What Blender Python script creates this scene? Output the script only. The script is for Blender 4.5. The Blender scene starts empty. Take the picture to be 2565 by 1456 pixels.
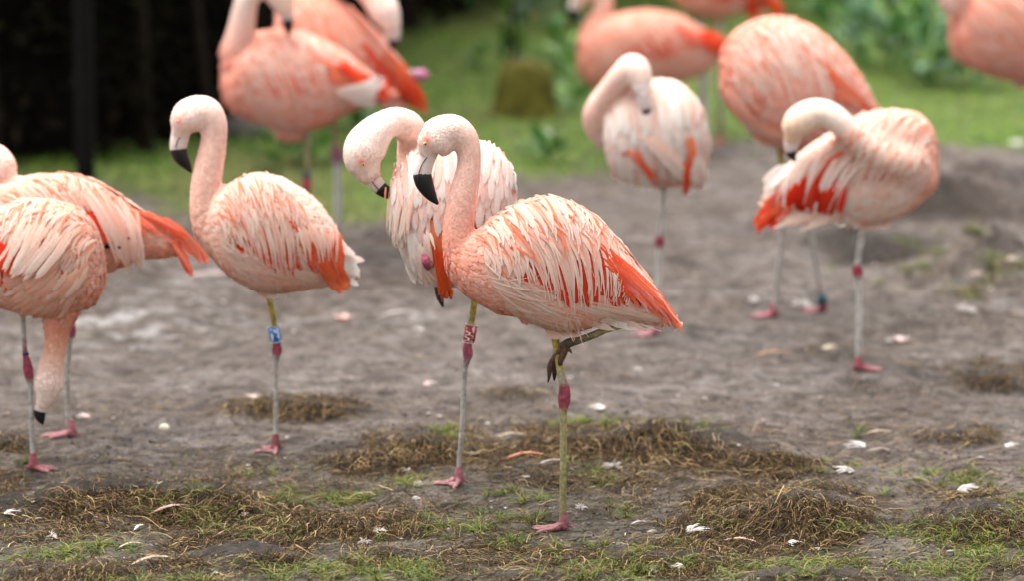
import bpy, math, random
import numpy as np
from mathutils import Vector
from mathutils.bvhtree import BVHTree

random.seed(7)
RNG = np.random.default_rng(11)
SC = bpy.context.scene
COL = SC.collection
PI = math.pi

# ------------------------------------------------------------------ camera, light, exposure
F = 10000.0            # focal length in units of a 2565 px wide picture
PW, PH = 2565.0, 1456.0
PITCH = math.radians(9.73)
CAMH = 2.345
cam_d = bpy.data.cameras.new('camera')
cam = bpy.data.objects.new('camera', cam_d)
COL.objects.link(cam)
cam.location = (0, 0, CAMH)
cam.rotation_euler = (PI / 2 - PITCH, 0, 0)
cam_d.sensor_width = 36.0
cam_d.lens = 36.0 * F / PW
cam_d.clip_end = 500
cam_d.dof.use_dof = True
cam_d.dof.focus_distance = 10.04
cam_d.dof.aperture_fstop = 1.85
SC.camera = cam

world = bpy.data.worlds.new("World")
SC.world = world
world.use_nodes = True
wn = world.node_tree
wn.nodes.clear()
w_out = wn.nodes.new('ShaderNodeOutputWorld')
w_bg = wn.nodes.new('ShaderNodeBackground')
w_sky = wn.nodes.new('ShaderNodeTexSky')
w_hs = wn.nodes.new('ShaderNodeHueSaturation')
w_sky.sky_type = 'NISHITA'
w_sky.sun_disc = False
SUN_EL, SUN_AZ = math.radians(62), math.radians(-25)
w_sky.sun_elevation = SUN_EL
w_sky.sun_rotation = SUN_AZ
w_sky.dust_density = 4.0
w_hs.inputs['Saturation'].default_value = 0.10      # a white overcast sky
w_bg.inputs['Strength'].default_value = 0.11
wn.links.new(w_sky.outputs[0], w_hs.inputs['Color'])
wn.links.new(w_hs.outputs[0], w_bg.inputs['Color'])
wn.links.new(w_bg.outputs[0], w_out.inputs['Surface'])
sun_d = bpy.data.lights.new('sun', 'SUN')
sun = bpy.data.objects.new('sun', sun_d)
COL.objects.link(sun)
sun_d.energy = 1.5
sun_d.angle = math.radians(35)
sun_d.color = (1.0, 0.965, 0.92)
sd = Vector((math.sin(SUN_AZ) * math.cos(SUN_EL), math.cos(SUN_AZ) * math.cos(SUN_EL) * -0.2, math.sin(SUN_EL)))
sun.rotation_euler = sd.to_track_quat('Z', 'Y').to_euler()
sun.location = (0, 0, 8)
SC.view_settings.view_transform = 'Standard'
SC.view_settings.look = 'None'
SC.view_settings.gamma = 1.0
SC.view_settings.use_curve_mapping = False
SC.view_settings.exposure = 1.86

# ------------------------------------------------------------------ pixels to places
SP, CP = math.sin(PITCH), math.cos(PITCH)


def rays(px, py):
    dx = (np.asarray(px, float) - PW / 2) / F
    dy = -(np.asarray(py, float) - PH / 2) / F
    return dx, CP + dy * SP, -SP + dy * CP


def at(px, py, Y):
    dx, dy, dz = rays(px, py)
    t = Y / dy
    return Vector((float(dx * t), Y, float(CAMH + dz * t)))


def S(c):      # sRGB 0-255 to linear
    return tuple(((v / 255.0) / 12.92 if v <= 10 else (((v / 255.0) + 0.055) / 1.055) ** 2.4) for v in c)


def hash2(ix, iy, s):
    h = (ix.astype(np.int64) * 374761393 + iy.astype(np.int64) * 668265263 + s * 974711) & 0xffffffff
    h = ((h ^ (h >> 13)) * 1274126177) & 0xffffffff
    return ((h ^ (h >> 16)) & 0xffff) / 65535.0


def vnoise(x, y, s=0):
    x = np.asarray(x, float); y = np.asarray(y, float)
    ix = np.floor(x); iy = np.floor(y)
    fx = x - ix; fy = y - iy
    fx = fx * fx * (3 - 2 * fx); fy = fy * fy * (3 - 2 * fy)
    a = hash2(ix, iy, s); b = hash2(ix + 1, iy, s); c = hash2(ix, iy + 1, s); d = hash2(ix + 1, iy + 1, s)
    return (a * (1 - fx) + b * fx) * (1 - fy) + (c * (1 - fx) + d * fx) * fy - 0.5


def sst(a, b, v):
    t = np.clip((v - a) / (b - a), 0, 1)
    return t * t * (3 - 2 * t)


# mounds given where they show in the photograph: x, y, half width, half depth (px), height (m), matted 0..1
MOUNDS = [
    (1080, 1150, 140, 20, .046, 1), (930, 1180, 90, 14, .018, 1), (1500, 1140, 190, 26, .052, 1),
    (1740, 1150, 170, 28, .068, 1), (1920, 1180, 110, 20, .030, 1), (300, 1280, 260, 34, .072, 1),
    (560, 1290, 120, 24, .035, 1), (60, 1300, 150, 24, .03, 1), (880, 1335, 150, 15, .026, 1),
    (600, 1420, 150, 30, .05, 1), (950, 1425, 80, 18, .035, 1), (1980, 1320, 230, 36, .066, 1),
    (1700, 1420, 200, 22, .035, 1), (2470, 1330, 130, 40, .065, 1), (2390, 1110, 90, 14, .035, 1),
    (740, 1045, 150, 18, .032, .8), (2480, 960, 110, 18, .045, .9), (2110, 895, 90, 12, .03, .8),
    (1310, 1005, 90, 12, .014, .7), (10, 1130, 50, 14, .03, .9), (2250, 920, 60, 10, .012, .5),
    (2450, 700, 170, 44, .17, .1), (2330, 560, 100, 16, .05, .4), (2090, 600, 120, 18, .045, .35),
    (2320, 545, 260, 12, .16, .5), (2500, 470, 160, 18, .12, .1), (1500, 640, 300, 30, .05, .05), (2300, 800, 260, 30, .05, .1), (150, 700, 250, 40, .05, 0), (1000, 600, 110, 16, .07, .1), (1600, 480, 260, 16, .05, .1),
    (330, 790, 200, 25, .03, .1), (1900, 700, 200, 20, .02, .1), (2100, 1480, 300, 40, .05, .8),
    (300, 1480, 300, 40, .03, .6), (1350, 1470, 160, 25, .02, .5),
]
HOLLOWS = [(2210, 640, 150, 22, .13), (2060, 560, 100, 14, .06), (1700, 760, 160, 22, .03), (1860, 560, 60, 16, .03), (2330, 1240, 150, 30, .02)]
_mw = []
for (mx, my, sx, sy, mh, mm) in MOUNDS + [(a, b, c, d, -e, 0) for a, b, c, d, e in HOLLOWS]:
    dx, dy, dz = rays(mx, my)
    t = -CAMH / dz
    Y = dy * t
    _mw.append((dx * t, Y, sx * Y / F, sy * Y / F / (CAMH / Y) * 0.9, mh, mm))
FEET = []      # x, y, z, radius: the spots where birds stand are trodden flat


def base_h(x, y):
    x = np.asarray(x, float); y = np.asarray(y, float)
    near = 1 - sst(15.5, 18, y - 0.3 * x)
    z = 0.045 * vnoise(x * 0.9 + 3, y * 0.7, 1) + 0.03 * near * vnoise(x * 2.6, y * 1.8, 2)
    z = z + near * (0.026 * vnoise(x * 7, y * 5, 3) + 0.014 * vnoise(x * 19, y * 14, 4) + 0.007 * vnoise(x * 50, y * 38, 5))
    for (cx, cy, sx, sy, mh, mm) in _mw:
        q = ((x - cx) / sx) ** 2 + ((y - cy) / sy) ** 2
        w = np.exp(-np.minimum(q, 30) ** 1.25)
        z = z + mh * w * (1 + 0.6 * vnoise(x * 8 + 9, y * 5, 6) + 0.35 * vnoise(x * 34, y * 28, 8))
    z = z + 0.25 * sst(1.5, 5, x) * sst(19, 24, y)
    return z


def ground(x, y):
    z = base_h(x, y)
    for (fx, fy, fz, fr) in FEET:
        q = ((x - fx) ** 2 + (y - fy) ** 2) / (fr * fr)
        w = np.exp(-np.minimum(q, 30) ** 2)
        z = z * (1 - w) + fz * w
    return z


def hit(px, py):
    px = np.asarray(px, float); py = np.asarray(py, float)
    dx, dy, dz = rays(px, py)
    t = -CAMH / dz
    for _ in range(14):
        z = ground(dx * t, dy * t)
        t = 0.5 * t + 0.5 * (z - CAMH) / dz
    return dx * t, dy * t, ground(dx * t, dy * t)


# ------------------------------------------------------------------ mesh helpers
def finish(o, name, parent=None, mat=None, smooth=True):
    COL.objects.link(o)
    if parent is not None:
        o.parent = parent
    if mat is not None:
        o.data.materials.append(mat)
    return o


def mesh_np(name, verts, faces, mat=None, parent=None, origin=None, colors=None, uvs=None, smooth=True):
    """faces: (n,3) or (n,4) array, or a list of such arrays"""
    verts = np.asarray(verts, np.float64)
    if origin is not None:
        verts = verts - np.asarray(origin)
    if not isinstance(faces, list):
        faces = [faces]
    faces = [np.asarray(f, np.int32) for f in faces if len(f)]
    me = bpy.data.meshes.new(name)
    me.vertices.add(len(verts))
    me.vertices.foreach_set('co', verts.ravel())
    loops = np.concatenate([f.ravel() for f in faces])
    me.loops.add(len(loops))
    me.loops.foreach_set('vertex_index', loops)
    sizes = np.concatenate([np.full(len(f), f.shape[1]) for f in faces])
    starts = np.concatenate([[0], np.cumsum(sizes)[:-1]])
    me.polygons.add(len(sizes))
    me.polygons.foreach_set('loop_start', starts)
    me.polygons.foreach_set('loop_total', sizes)
    if smooth:
        me.polygons.foreach_set('use_smooth', np.ones(len(sizes), bool))
    me.update(calc_edges=True)
    if colors is not None:
        colors = np.asarray(colors, float)
        if colors.shape[1] == 3:
            colors = np.concatenate([colors, np.ones((len(colors), 1))], 1)
        at_ = me.color_attributes.new('Col', 'FLOAT_COLOR', 'POINT')
        at_.data.foreach_set('color', colors.ravel().astype(np.float32))
    if uvs is not None:
        uvl = me.uv_layers.new(name='UVMap')
        uvl.data.foreach_set('uv', np.asarray(uvs, float)[loops].ravel().astype(np.float32))
    o = bpy.data.objects.new(name, me)
    return finish(o, name, parent, mat)


def crom(pts, n):
    """Catmull-Rom through rows of an array, n samples per span"""
    P = np.asarray(pts, float)
    P = np.vstack([2 * P[0] - P[1], P, 2 * P[-1] - P[-2]])
    out = []
    for i in range(1, len(P) - 2):
        for k in range(n):
            t = k / n
            p0, p1, p2, p3 = P[i - 1], P[i], P[i + 1], P[i + 2]
            out.append(0.5 * (2 * p1 + (p2 - p0) * t + (2 * p0 - 5 * p1 + 4 * p2 - p3) * t * t + (3 * p1 - p0 - 3 * p2 + p3) * t ** 3))
    out.append(P[-2])
    return np.array(out)


def tube_mesh(C, R, ratio=None, sides=14, cap=True, flat_axis=(0, 1, 0)):
    """C (n,3) centres, R (n,) radii, ratio: sideways (flat_axis) over in-plane radius"""
    C = np.asarray(C, float); R = np.asarray(R, float)
    n = len(C)
    ratio = np.ones(n) if ratio is None else np.asarray(ratio, float) * np.ones(n)
    if cap:     # rounded ends
        def ends(c, d, r, q):
            cs, rs, qs = [], [], []
            for a in (0.35, 0.7, 0.92):
                cs.append(c + d * r * a * 0.9); rs.append(r * math.sqrt(1 - a * a)); qs.append(q)
            return cs, rs, qs
        d0 = C[0] - C[1]; d0 /= np.linalg.norm(d0) + 1e-9
        d1 = C[-1] - C[-2]; d1 /= np.linalg.norm(d1) + 1e-9
        a = ends(C[0], d0, R[0], ratio[0]); b = ends(C[-1], d1, R[-1], ratio[-1])
        C = np.vstack([np.array(a[0][::-1]), C, np.array(b[0])])
        R = np.concatenate([a[1][::-1], R, b[1]])
        ratio = np.concatenate([a[2][::-1], ratio, b[2]])
        n = len(C)
    T = np.gradient(C, axis=0)
    T /= np.linalg.norm(T, axis=1)[:, None] + 1e-9
    fa = np.array(flat_axis, float)
    B = fa[None, :] - T * (T @ fa)[:, None]
    B /= np.linalg.norm(B, axis=1)[:, None] + 1e-9
    N = np.cross(T, B)
    ang = np.arange(sides) / sides * 2 * PI
    V = C[:, None, :] + R[:, None, None] * (np.cos(ang)[None, :, None] * N[:, None, :] + ratio[:, None, None] * np.sin(ang)[None, :, None] * B[:, None, :])
    V = V.reshape(-1, 3)
    i = np.arange(n - 1)[:, None] * sides; j = np.arange(sides)[None, :]; j2 = (j + 1) % sides
    Q = np.stack([i + j, i + j2, i + sides + j2, i + sides + j], -1).reshape(-1, 4)
    V = np.vstack([V, C[0], C[-1]])
    k0, k1 = n * sides, n * sides + 1
    jj = np.arange(sides); jj2 = (jj + 1) % sides
    T1 = np.stack([jj2, jj, np.full(sides, k0)], 1)
    b0 = (n - 1) * sides
    T2 = np.stack([b0 + jj, b0 + jj2, np.full(sides, k1)], 1)
    return V, Q, np.vstack([T1, T2]), (C, R, T)


def merge(parts):
    Vs, Qs, Ts, off = [], [], [], 0
    for V, Q, T in parts:
        Vs.append(V); Qs.append(Q + off); Ts.append(T + off); off += len(V)
    return np.vstack(Vs), [np.vstack(Qs), np.vstack(Ts)]


# ------------------------------------------------------------------ materials
def new_mat(name):
    m = bpy.data.materials.new(name)
    m.use_nodes = True
    nt = m.node_tree
    for n in list(nt.nodes):
        if n.type != 'OUTPUT_MATERIAL':
            nt.nodes.remove(n)
    out = [n for n in nt.nodes if n.type == 'OUTPUT_MATERIAL'][0]
    b = nt.nodes.new('ShaderNodeBsdfPrincipled')
    nt.links.new(b.outputs[0], out.inputs[0])
    return m, nt, b, out


def attr_mat(name, rough=.7, spec=.2, noise=.0, nscale=60, bump=0., bscale=200, transl=0., stretch=None, sheen=0.):
    m, nt, b, out = new_mat(name)
    L = nt.links.new
    a = nt.nodes.new('ShaderNodeAttribute'); a.attribute_name = 'Col'
    b.inputs['Roughness'].default_value = rough
    b.inputs['Specular IOR Level'].default_value = spec
    if sheen:
        b.inputs['Sheen Weight'].default_value = sheen
        b.inputs['Sheen Roughness'].default_value = .5
    tc = nt.nodes.new('ShaderNodeTexCoord')
    src = tc.outputs['Object']
    col = a.outputs['Color']
    if stretch:
        mp = nt.nodes.new('ShaderNodeMapping'); mp.inputs['Scale'].default_value = stretch
        L(tc.outputs['UV'], mp.inputs['Vector'])
        src = mp.outputs[0]
    if noise:
        n = nt.nodes.new('ShaderNodeTexNoise'); n.inputs['Scale'].default_value = nscale; n.inputs['Detail'].default_value = 4
        L(src, n.inputs['Vector'])
        mr = nt.nodes.new('ShaderNodeMapRange')
        mr.inputs['From Min'].default_value = .3; mr.inputs['From Max'].default_value = .7
        mr.inputs['To Min'].default_value = 1 - noise; mr.inputs['To Max'].default_value = 1 + noise * .6
        L(n.outputs[0], mr.inputs['Value'])
        mx = nt.nodes.new('ShaderNodeVectorMath'); mx.operation = 'SCALE'
        L(col, mx.inputs[0]); L(mr.outputs[0], mx.inputs['Scale'])
        col = mx.outputs[0]
    L(col, b.inputs['Base Color'])
    if bump:
        n2 = nt.nodes.new('ShaderNodeTexNoise'); n2.inputs['Scale'].default_value = bscale; n2.inputs['Detail'].default_value = 3
        L(src, n2.inputs['Vector'])
        bp = nt.nodes.new('ShaderNodeBump'); bp.inputs['Strength'].default_value = bump; bp.inputs['Distance'].default_value = .002
        L(n2.outputs[0], bp.inputs['Height']); L(bp.outputs[0], b.inputs['Normal'])
    if transl:
        t = nt.nodes.new('ShaderNodeBsdfTranslucent')
        L(col, t.inputs['Color'])
        ms = nt.nodes.new('ShaderNodeMixShader'); ms.inputs[0].default_value = transl
        L(b.outputs[0], ms.inputs[1]); L(t.outputs[0], ms.inputs[2]); L(ms.outputs[0], out.inputs[0])
    return m


M_SKIN = attr_mat('down_feathers', rough=.85, spec=.1, noise=.06, nscale=60, bump=.45, bscale=150, sheen=.1)
M_PLUM = attr_mat('contour_feathers', rough=.85, spec=.06, noise=.06, nscale=40, transl=.32)
M_FEA = attr_mat('vaned_feathers', rough=.75, spec=.08, transl=.36)


def barbs(m):
    """fine slanting barbs: streaks of colour across the vane and a ragged edge"""
    nt = m.node_tree; L = nt.links.new; N = nt.nodes.new
    b = [n for n in nt.nodes if n.type == 'BSDF_PRINCIPLED'][0]
    t = [n for n in nt.nodes if n.type == 'BSDF_TRANSLUCENT'][0]
    ms = [n for n in nt.nodes if n.type == 'MIX_SHADER'][0]
    out = [n for n in nt.nodes if n.type == 'OUTPUT_MATERIAL'][0]
    at_ = [n for n in nt.nodes if n.type == 'ATTRIBUTE'][0]
    uv = N('ShaderNodeTexCoord'); sp = N('ShaderNodeSeparateXYZ'); L(uv.outputs['UV'], sp.inputs[0])

    def M(op, a, c, d=None):
        x = N('ShaderNodeMath'); x.operation = op
        for i, v in enumerate((a, c, d)):
            if v is None: continue
            if isinstance(v, (int, float)): x.inputs[i].default_value = v
            else: L(v, x.inputs[i])
        return x.outputs[0]
    e = M('ABSOLUTE', M('MULTIPLY_ADD', sp.outputs[0], 2.0, -1.0), 0)
    s_ = M('MULTIPLY_ADD', e, -.10, sp.outputs[1])
    cb = N('ShaderNodeCombineXYZ'); L(M('MULTIPLY', e, .6), cb.inputs[0]); L(M('MULTIPLY', s_, 26.0), cb.inputs[1])
    n1 = N('ShaderNodeTexNoise'); n1.inputs['Scale'].default_value = 1.0; n1.inputs['Detail'].default_value = 5; L(cb.outputs[0], n1.inputs['Vector'])
    mr = N('ShaderNodeMapRange'); mr.inputs['From Min'].default_value = .3; mr.inputs['From Max'].default_value = .7; mr.inputs['To Min'].default_value = .86; mr.inputs['To Max'].default_value = 1.08
    L(n1.outputs[0], mr.inputs['Value'])
    sc = N('ShaderNodeVectorMath'); sc.operation = 'SCALE'; L(at_.outputs['Color'], sc.inputs[0]); L(mr.outputs[0], sc.inputs['Scale'])
    L(sc.outputs[0], b.inputs['Base Color']); L(sc.outputs[0], t.inputs['Color'])
    al = M('GREATER_THAN', M('ADD', e, M('MULTIPLY', n1.outputs[0], 1.25)), 1.42)
    tr = N('ShaderNodeBsdfTransparent'); m2 = N('ShaderNodeMixShader')
    L(al, m2.inputs[0]); L(ms.outputs[0], m2.inputs[1]); L(tr.outputs[0], m2.inputs[2]); L(m2.outputs[0], out.inputs[0])


barbs(M_FEA)
M_LEG = attr_mat('scaly_leg_skin', rough=.65, spec=.25, noise=.5, nscale=90, bump=1, bscale=300)
M_BILL = attr_mat('bill_horn', rough=.38, spec=.4, noise=.12, nscale=160, bump=.3, bscale=300)
M_GRASS = attr_mat('grass_blades', rough=.6, spec=.25, transl=.3)
M_STRAW = attr_mat('dead_grass_and_roots', rough=.8, spec=.15, transl=.1)
M_LEAF = attr_mat('weed_leaves', rough=.5, spec=.35, noise=.2, nscale=20, transl=.25)
M_DOWN = attr_mat('shed_feather', rough=.8, spec=.1, transl=.35)
M_PLAS = attr_mat('leg_band_plastic', rough=.4, spec=.4)
M_DARKLEAF = attr_mat('hedge_leaves', rough=.95, spec=.03)
M_BARK = attr_mat('bark_and_timber', rough=.9, spec=.1, noise=.4, nscale=12, bump=1, bscale=30)

# ------------------------------------------------------------------ birds
# colours
PALE = S((250, 222, 208)); WHITE = S((250, 238, 232)); PINK = S((247, 194, 172)); SALM = S((244, 154, 124))
ORAN = S((242, 132, 92)); RED = S((224, 52, 30)); ORED = S((240, 84, 46)); NECK = S((242, 200, 184)); HEADC = S((246, 222, 210))
FSAL = S((240, 166, 144)); BREA = S((240, 165, 142)); BELL = S((238, 168, 140)); BUFF = S((246, 200, 176)); DEEP = S((196, 44, 34))


def mix(a, b, t):
    return tuple(x * (1 - t) + y * t for x, y in zip(a, b))


def poly(P, u):
    P = np.asarray(P, float)
    s = u * (len(P) - 1)
    i = min(int(s), len(P) - 2)
    return P[i] * (1 - (s - i)) + P[i + 1] * (s - i)


class Bird:
    def __init__(self, label, foot, group, blur=0, up=1.0, Y=None):
        self.label = label
        if Y is None:
            fx, fy, fz = FOOTHIT[foot]
            self.foot = Vector((float(fx), float(fy), float(fz)))
            self.Y = self.foot.y
        else:
            self.Y = Y
            self.foot = Vector((at(foot[0], foot[1], Y).x, Y, 0))
            self.foot.z = float(ground(self.foot.x, self.foot.y))
        self.s = self.Y / F * 1.012
        self.blur = blur
        r = bpy.data.objects.new('flamingo', None)
        COL.objects.link(r)
        r.empty_display_size = .1
        r.location = self.foot
        r['label'] = label; r['category'] = 'flamingo'; r['group'] = group
        self.root = r
        self.parts = []; self.anch = []

    def W(self, x, y, off=0.0):     # off in px, away from the camera
        return at(x, y, self.Y) + Vector((0, off * self.s, 0))

    def slices(self, sl, cols, yoff=0, ramp=3):
        """vertical slices of the trunk from breast to tail: x, top, bottom, half width (px)"""
        D = crom([(a, b, c, d) for a, b, c, d in sl], 4)
        n = len(D)
        C, RZ, RY = [], [], []
        for x, t, b, w in D:
            p0 = self.W(x, t, yoff); p1 = self.W(x, b, yoff)
            C.append((p0 + p1) / 2); RZ.append((p0.z - p1.z) / 2); RY.append(w * self.s)
        C = np.array([list(c) for c in C]); RZ = np.array(RZ); RY = np.array(RY)
        sides = 20
        ang = np.arange(sides) / sides * 2 * PI
        ca, sa = np.cos(ang), np.sin(ang)
        ca = np.sign(ca) * np.abs(ca) ** .9; sa = np.sign(sa) * np.abs(sa) ** .9
        V = C[:, None, :] + np.stack([np.zeros((n, sides)), RY[:, None] * sa[None, :], RZ[:, None] * ca[None, :]], -1)
        V = V.reshape(-1, 3)
        i = np.arange(n - 1)[:, None] * sides; j = np.arange(sides)[None, :]; j2 = (j + 1) % sides
        Q = np.stack([i + j, i + j2, i + sides + j2, i + sides + j], -1).reshape(-1, 4)
        V = np.vstack([V, C[0], C[-1]])
        jj = np.arange(sides); jj2 = (jj + 1) % sides; b0 = (n - 1) * sides
        T = np.vstack([np.stack([jj2, jj, np.full(sides, n * sides)], 1), np.stack([b0 + jj, b0 + jj2, np.full(sides, n * sides + 1)], 1)])
        if C[-1][0] < C[0][0]:
            Q = Q[:, ::-1]; T = T[:, ::-1]
        self.parts.append((V, Q, T))
        G = np.gradient(C, axis=0); G /= np.linalg.norm(G, axis=1)[:, None] + 1e-9
        for k in range(n):
            self.anch.append((C[k], min(RZ[k], RY[k]) + .01, G[k], mix(cols[0], cols[1], k / (n - 1)), 1))
            # lower and upper anchors
            self.anch.append((C[k] - np.array([0, 0, RZ[k] * .8]), RZ[k] * .5 + .01, G[k], mix(cols[0], cols[2], min(1, 2.2 * k / (n - 1))), 1))

    def limb(self, pts, cols, ratio=1.0, flow=-1):
        """pts: x, y, r, off (px), from the body outwards; flow -1: feathers point back to the body"""
        P = crom([tuple(p) + ((0,) if len(p) < 4 else ()) for p in pts], 6)
        C = np.array([list(self.W(x, y, o)) for x, y, r, o in P])
        R = np.maximum(P[:, 2], 1) * self.s
        V, Q, T, (C2, R2, T2) = tube_mesh(C, R, ratio, 16)
        self.parts.append((V, Q, T))
        n = len(C)
        G = np.gradient(C, axis=0); G /= np.linalg.norm(G, axis=1)[:, None] + 1e-9
        for k in range(n):
            u = k / (n - 1) * (len(cols) - 1); i = min(int(u), len(cols) - 2)
            self.anch.append((C[k], R[k], flow * G[k], mix(cols[i], cols[i + 1], u - i), 0))

    def build_body(self, voxel=.006, it=8, spots=()):
        V, faces = merge(self.parts)
        tmp = mesh_np('tmp', V, faces)
        md = tmp.modifiers.new('r', 'REMESH'); md.mode = 'VOXEL'; md.voxel_size = voxel
        ms = tmp.modifiers.new('s', 'SMOOTH'); ms.iterations = it; ms.factor = .6
        dg = bpy.context.evaluated_depsgraph_get()
        ev = tmp.evaluated_get(dg)
        me = bpy.data.meshes.new_from_object(ev)
        old = tmp.data
        bpy.data.objects.remove(tmp); bpy.data.meshes.remove(old)
        n = len(me.vertices)
        co = np.empty(n * 3); me.vertices.foreach_get('co', co); co = co.reshape(-1, 3)
        AC = np.array([a[0] for a in self.anch]); AR = np.array([a[1] for a in self.anch])
        AF = np.array([a[2] for a in self.anch]); AK = np.array([a[3] for a in self.anch]); AB = np.array([a[4] for a in self.anch])
        self._a = (AC, AR, AF, AK, AB)
        col, flow, isb = self.sample(co)
        for (x, y, r, c, st) in spots:
            p = np.array(list(self.W(x, y)))
            d = np.hypot(co[:, 0] - p[0], co[:, 2] - p[2]) / (r * self.s)
            w = (st * np.exp(-d ** 2))[:, None]
            col = col * (1 - w) + np.array(c)[None] * w
        self.spots = spots
        me.transform(__import__('mathutils').Matrix.Translation(-self.foot))
        ca = me.color_attributes.new('Col', 'FLOAT_COLOR', 'POINT')
        ca.data.foreach_set('color', np.concatenate([col, np.ones((n, 1))], 1).ravel().astype(np.float32))
        me.polygons.foreach_set('use_smooth', np.ones(len(me.polygons), bool))
        me.materials.append(M_SKIN)
        o = bpy.data.objects.new('body', me)
        COL.objects.link(o); o.parent = self.root
        self.body = o
        polys = np.empty(len(me.polygons) * 4, np.int32)
        pv = [p.vertices[:] for p in me.polygons]
        self.bvh = BVHTree.FromPolygons([Vector(c) for c in co], pv)
        self.co = co
        self.quads = np.array([p for p in pv if len(p) == 4])

    def sample(self, co):
        AC, AR, AF, AK, AB = self._a
        col = np.empty((len(co), 3)); flow = np.empty((len(co), 3)); isb = np.empty(len(co))
        for s0 in range(0, len(co), 4000):
            c = co[s0:s0 + 4000]
            d = np.linalg.norm(c[:, None, :] - AC[None], axis=2) / AR[None]
            w = 1 / (d ** 6 + .02)
            w /= w.sum(1)[:, None]
            col[s0:s0 + 4000] = w @ AK; flow[s0:s0 + 4000] = w @ AF; isb[s0:s0 + 4000] = w @ AB
        return col, flow, isb

    def plumage(self, n, neck_len=.011, body_len=.032, lift=.18, var=.10):
        q = self.quads; co = self.co
        a, b, c, d = co[q[:, 0]], co[q[:, 1]], co[q[:, 2]], co[q[:, 3]]
        nor = np.cross(c - a, d - b); ar = np.linalg.norm(nor, axis=1); nor /= ar[:, None] + 1e-12
        cen = (a + b + c + d) / 4
        col, flow, isb = self.sample(cen)
        for (x, y, r, cc, st) in self.spots:
            p = np.array(list(self.W(x, y)))
            dd = np.hypot(cen[:, 0] - p[0], cen[:, 2] - p[2]) / (r * self.s)
            w = (st * np.exp(-dd ** 2))[:, None]
            col = col * (1 - w) + np.array(cc)[None] * w
        wgt = ar * np.where(isb > .5, 1, 3.5)
        idx = RNG.choice(len(q), n, p=wgt / wgt.sum())
        u = RNG.random((n, 1)); v = RNG.random((n, 1))
        P = a[idx] * (1 - u) * (1 - v) + b[idx] * u * (1 - v) + c[idx] * u * v + d[idx] * (1 - u) * v
        kp = np.ones(n, bool)
        for (x, y, r, cc, st) in self.spots:
            if st >= .6:
                p = np.array(list(self.W(x, y)))
                kp &= np.hypot(P[:, 0] - p[0], P[:, 2] - p[2]) > r * self.s * 1.15
        idx = idx[kp]; P = P[kp]; n = len(idx)
        N = nor[idx]; Fl = flow[idx] + RNG.normal(0, .22, (n, 3))
        Fl -= N * (Fl * N).sum(1)[:, None]; Fl /= np.linalg.norm(Fl, axis=1)[:, None] + 1e-9
        B = np.cross(N, Fl)
        tb = isb[idx][:, None]
        Ln = (neck_len * .55 * (1 - tb) + body_len * .8 * tb) * (.7 + .6 * RNG.random((n, 1)))
        Wd = Ln * (.16 + .12 * RNG.random((n, 1)))
        li = lift * (.12 + .40 * tb) * (.5 + RNG.random((n, 1)))
        e = .0002 + .0005 * RNG.random((n, 1)) * (.3 + tb)
        b0 = P - N * .001
        m = P + Fl * Ln * .45 + N * (e + Ln * li * .35)
        en = P + Fl * Ln * .85 + N * (e + Ln * li * .55)
        tp = P + Fl * Ln + N * (e + Ln * li * .5)
        V = np.stack([b0, m - B * Wd, m + N * Wd * .35, m + B * Wd, en - B * Wd * .7, en + B * Wd * .7, tp], 1).reshape(-1, 3)
        o = np.arange(n)[:, None] * 7
        T = np.concatenate([o + np.array([[0, 2, 1]]), o + np.array([[0, 3, 2]]), o + np.array([[4, 5, 6]])])
        T = np.concatenate([T, o + np.array([[1, 2, 4]]), o + np.array([[2, 5, 4]]), o + np.array([[2, 3, 5]])])
        k = col[idx] * (1 + var * (.25 + .4 * tb) * RNG.normal(0, 1, (n, 1)))
        k = k + (np.array(WHITE) - k) * (RNG.random((n, 1)) ** 3) * (.12 + .3 * tb)
        k = np.clip(k, 0, .9)
        K = np.repeat(k, 7, 0)
        ob = mesh_np('plumage', V, T[:, ::-1], M_PLUM, self.root, self.foot, K)
        ob['kind'] = 'stuff'

    # -- vaned feathers laid over the trunk
    def surf(self, x, z, side=-1, y0=None):
        yo = self.Y + side * 3
        h = self.bvh.ray_cast(Vector((x, yo, z)), Vector((0, -side, 0)), 6)
        if h[0] is None:
            return None, None
        return h[0].y, h[1]

    def feather_geo(self, p0, p1, bend, w, c0, c1, off, side=-1, segs=8, ctip=None, depth=None, clamp=False, lance=False, camber=.2):
        p0 = np.array(p0, float); p1 = np.array(p1, float)
        d = p1 - p0; L = np.hypot(*d) + 1e-6
        nrm = np.array([d[1], -d[0]]) / L        # px: to the upper right of a down-right feather
        mid = (p0 + p1) / 2 + nrm * bend
        pts = []; last = None; nrms = []
        for k in range(segs + 1):
            t = k / segs
            q = p0 * (1 - t) ** 2 + 2 * mid * t * (1 - t) + p1 * t * t
            w3 = self.W(q[0], q[1])
            y, n = self.surf(w3.x, w3.z, side)
            if y is None and (clamp is True or (clamp == 'root' and k < segs * .55)):      # keep it on the bird: slide down on to the back
                for st in range(1, 15):
                    y, n = self.surf(w3.x, w3.z - st * 5 * self.s, side)
                    if y is not None:
                        w3.z -= st * 5 * self.s
                        break
            if y is None:
                y = last if last is not None else (self.Y + (depth or 0) * self.s)
                n = Vector((0, side, .2))
            elif last is not None and abs(y - last) > .05:
                y = last + (.05 if y > last else -.05)
            last = y
            pts.append([w3.x, y, w3.z]); nrms.append(list(n))
        P = np.array(pts); N = np.array(nrms)
        if len(P) > 4:   # smooth depth
            for _ in range(2):
                P[1:-1, 1] = (P[:-2, 1] + 2 * P[1:-1, 1] + P[2:, 1]) / 4
        t = np.linspace(0, 1, segs + 1)
        P = P + N * (off * (1.0 + .6 * t))[:, None]
        P[:, 1] += side * off * .5
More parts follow.
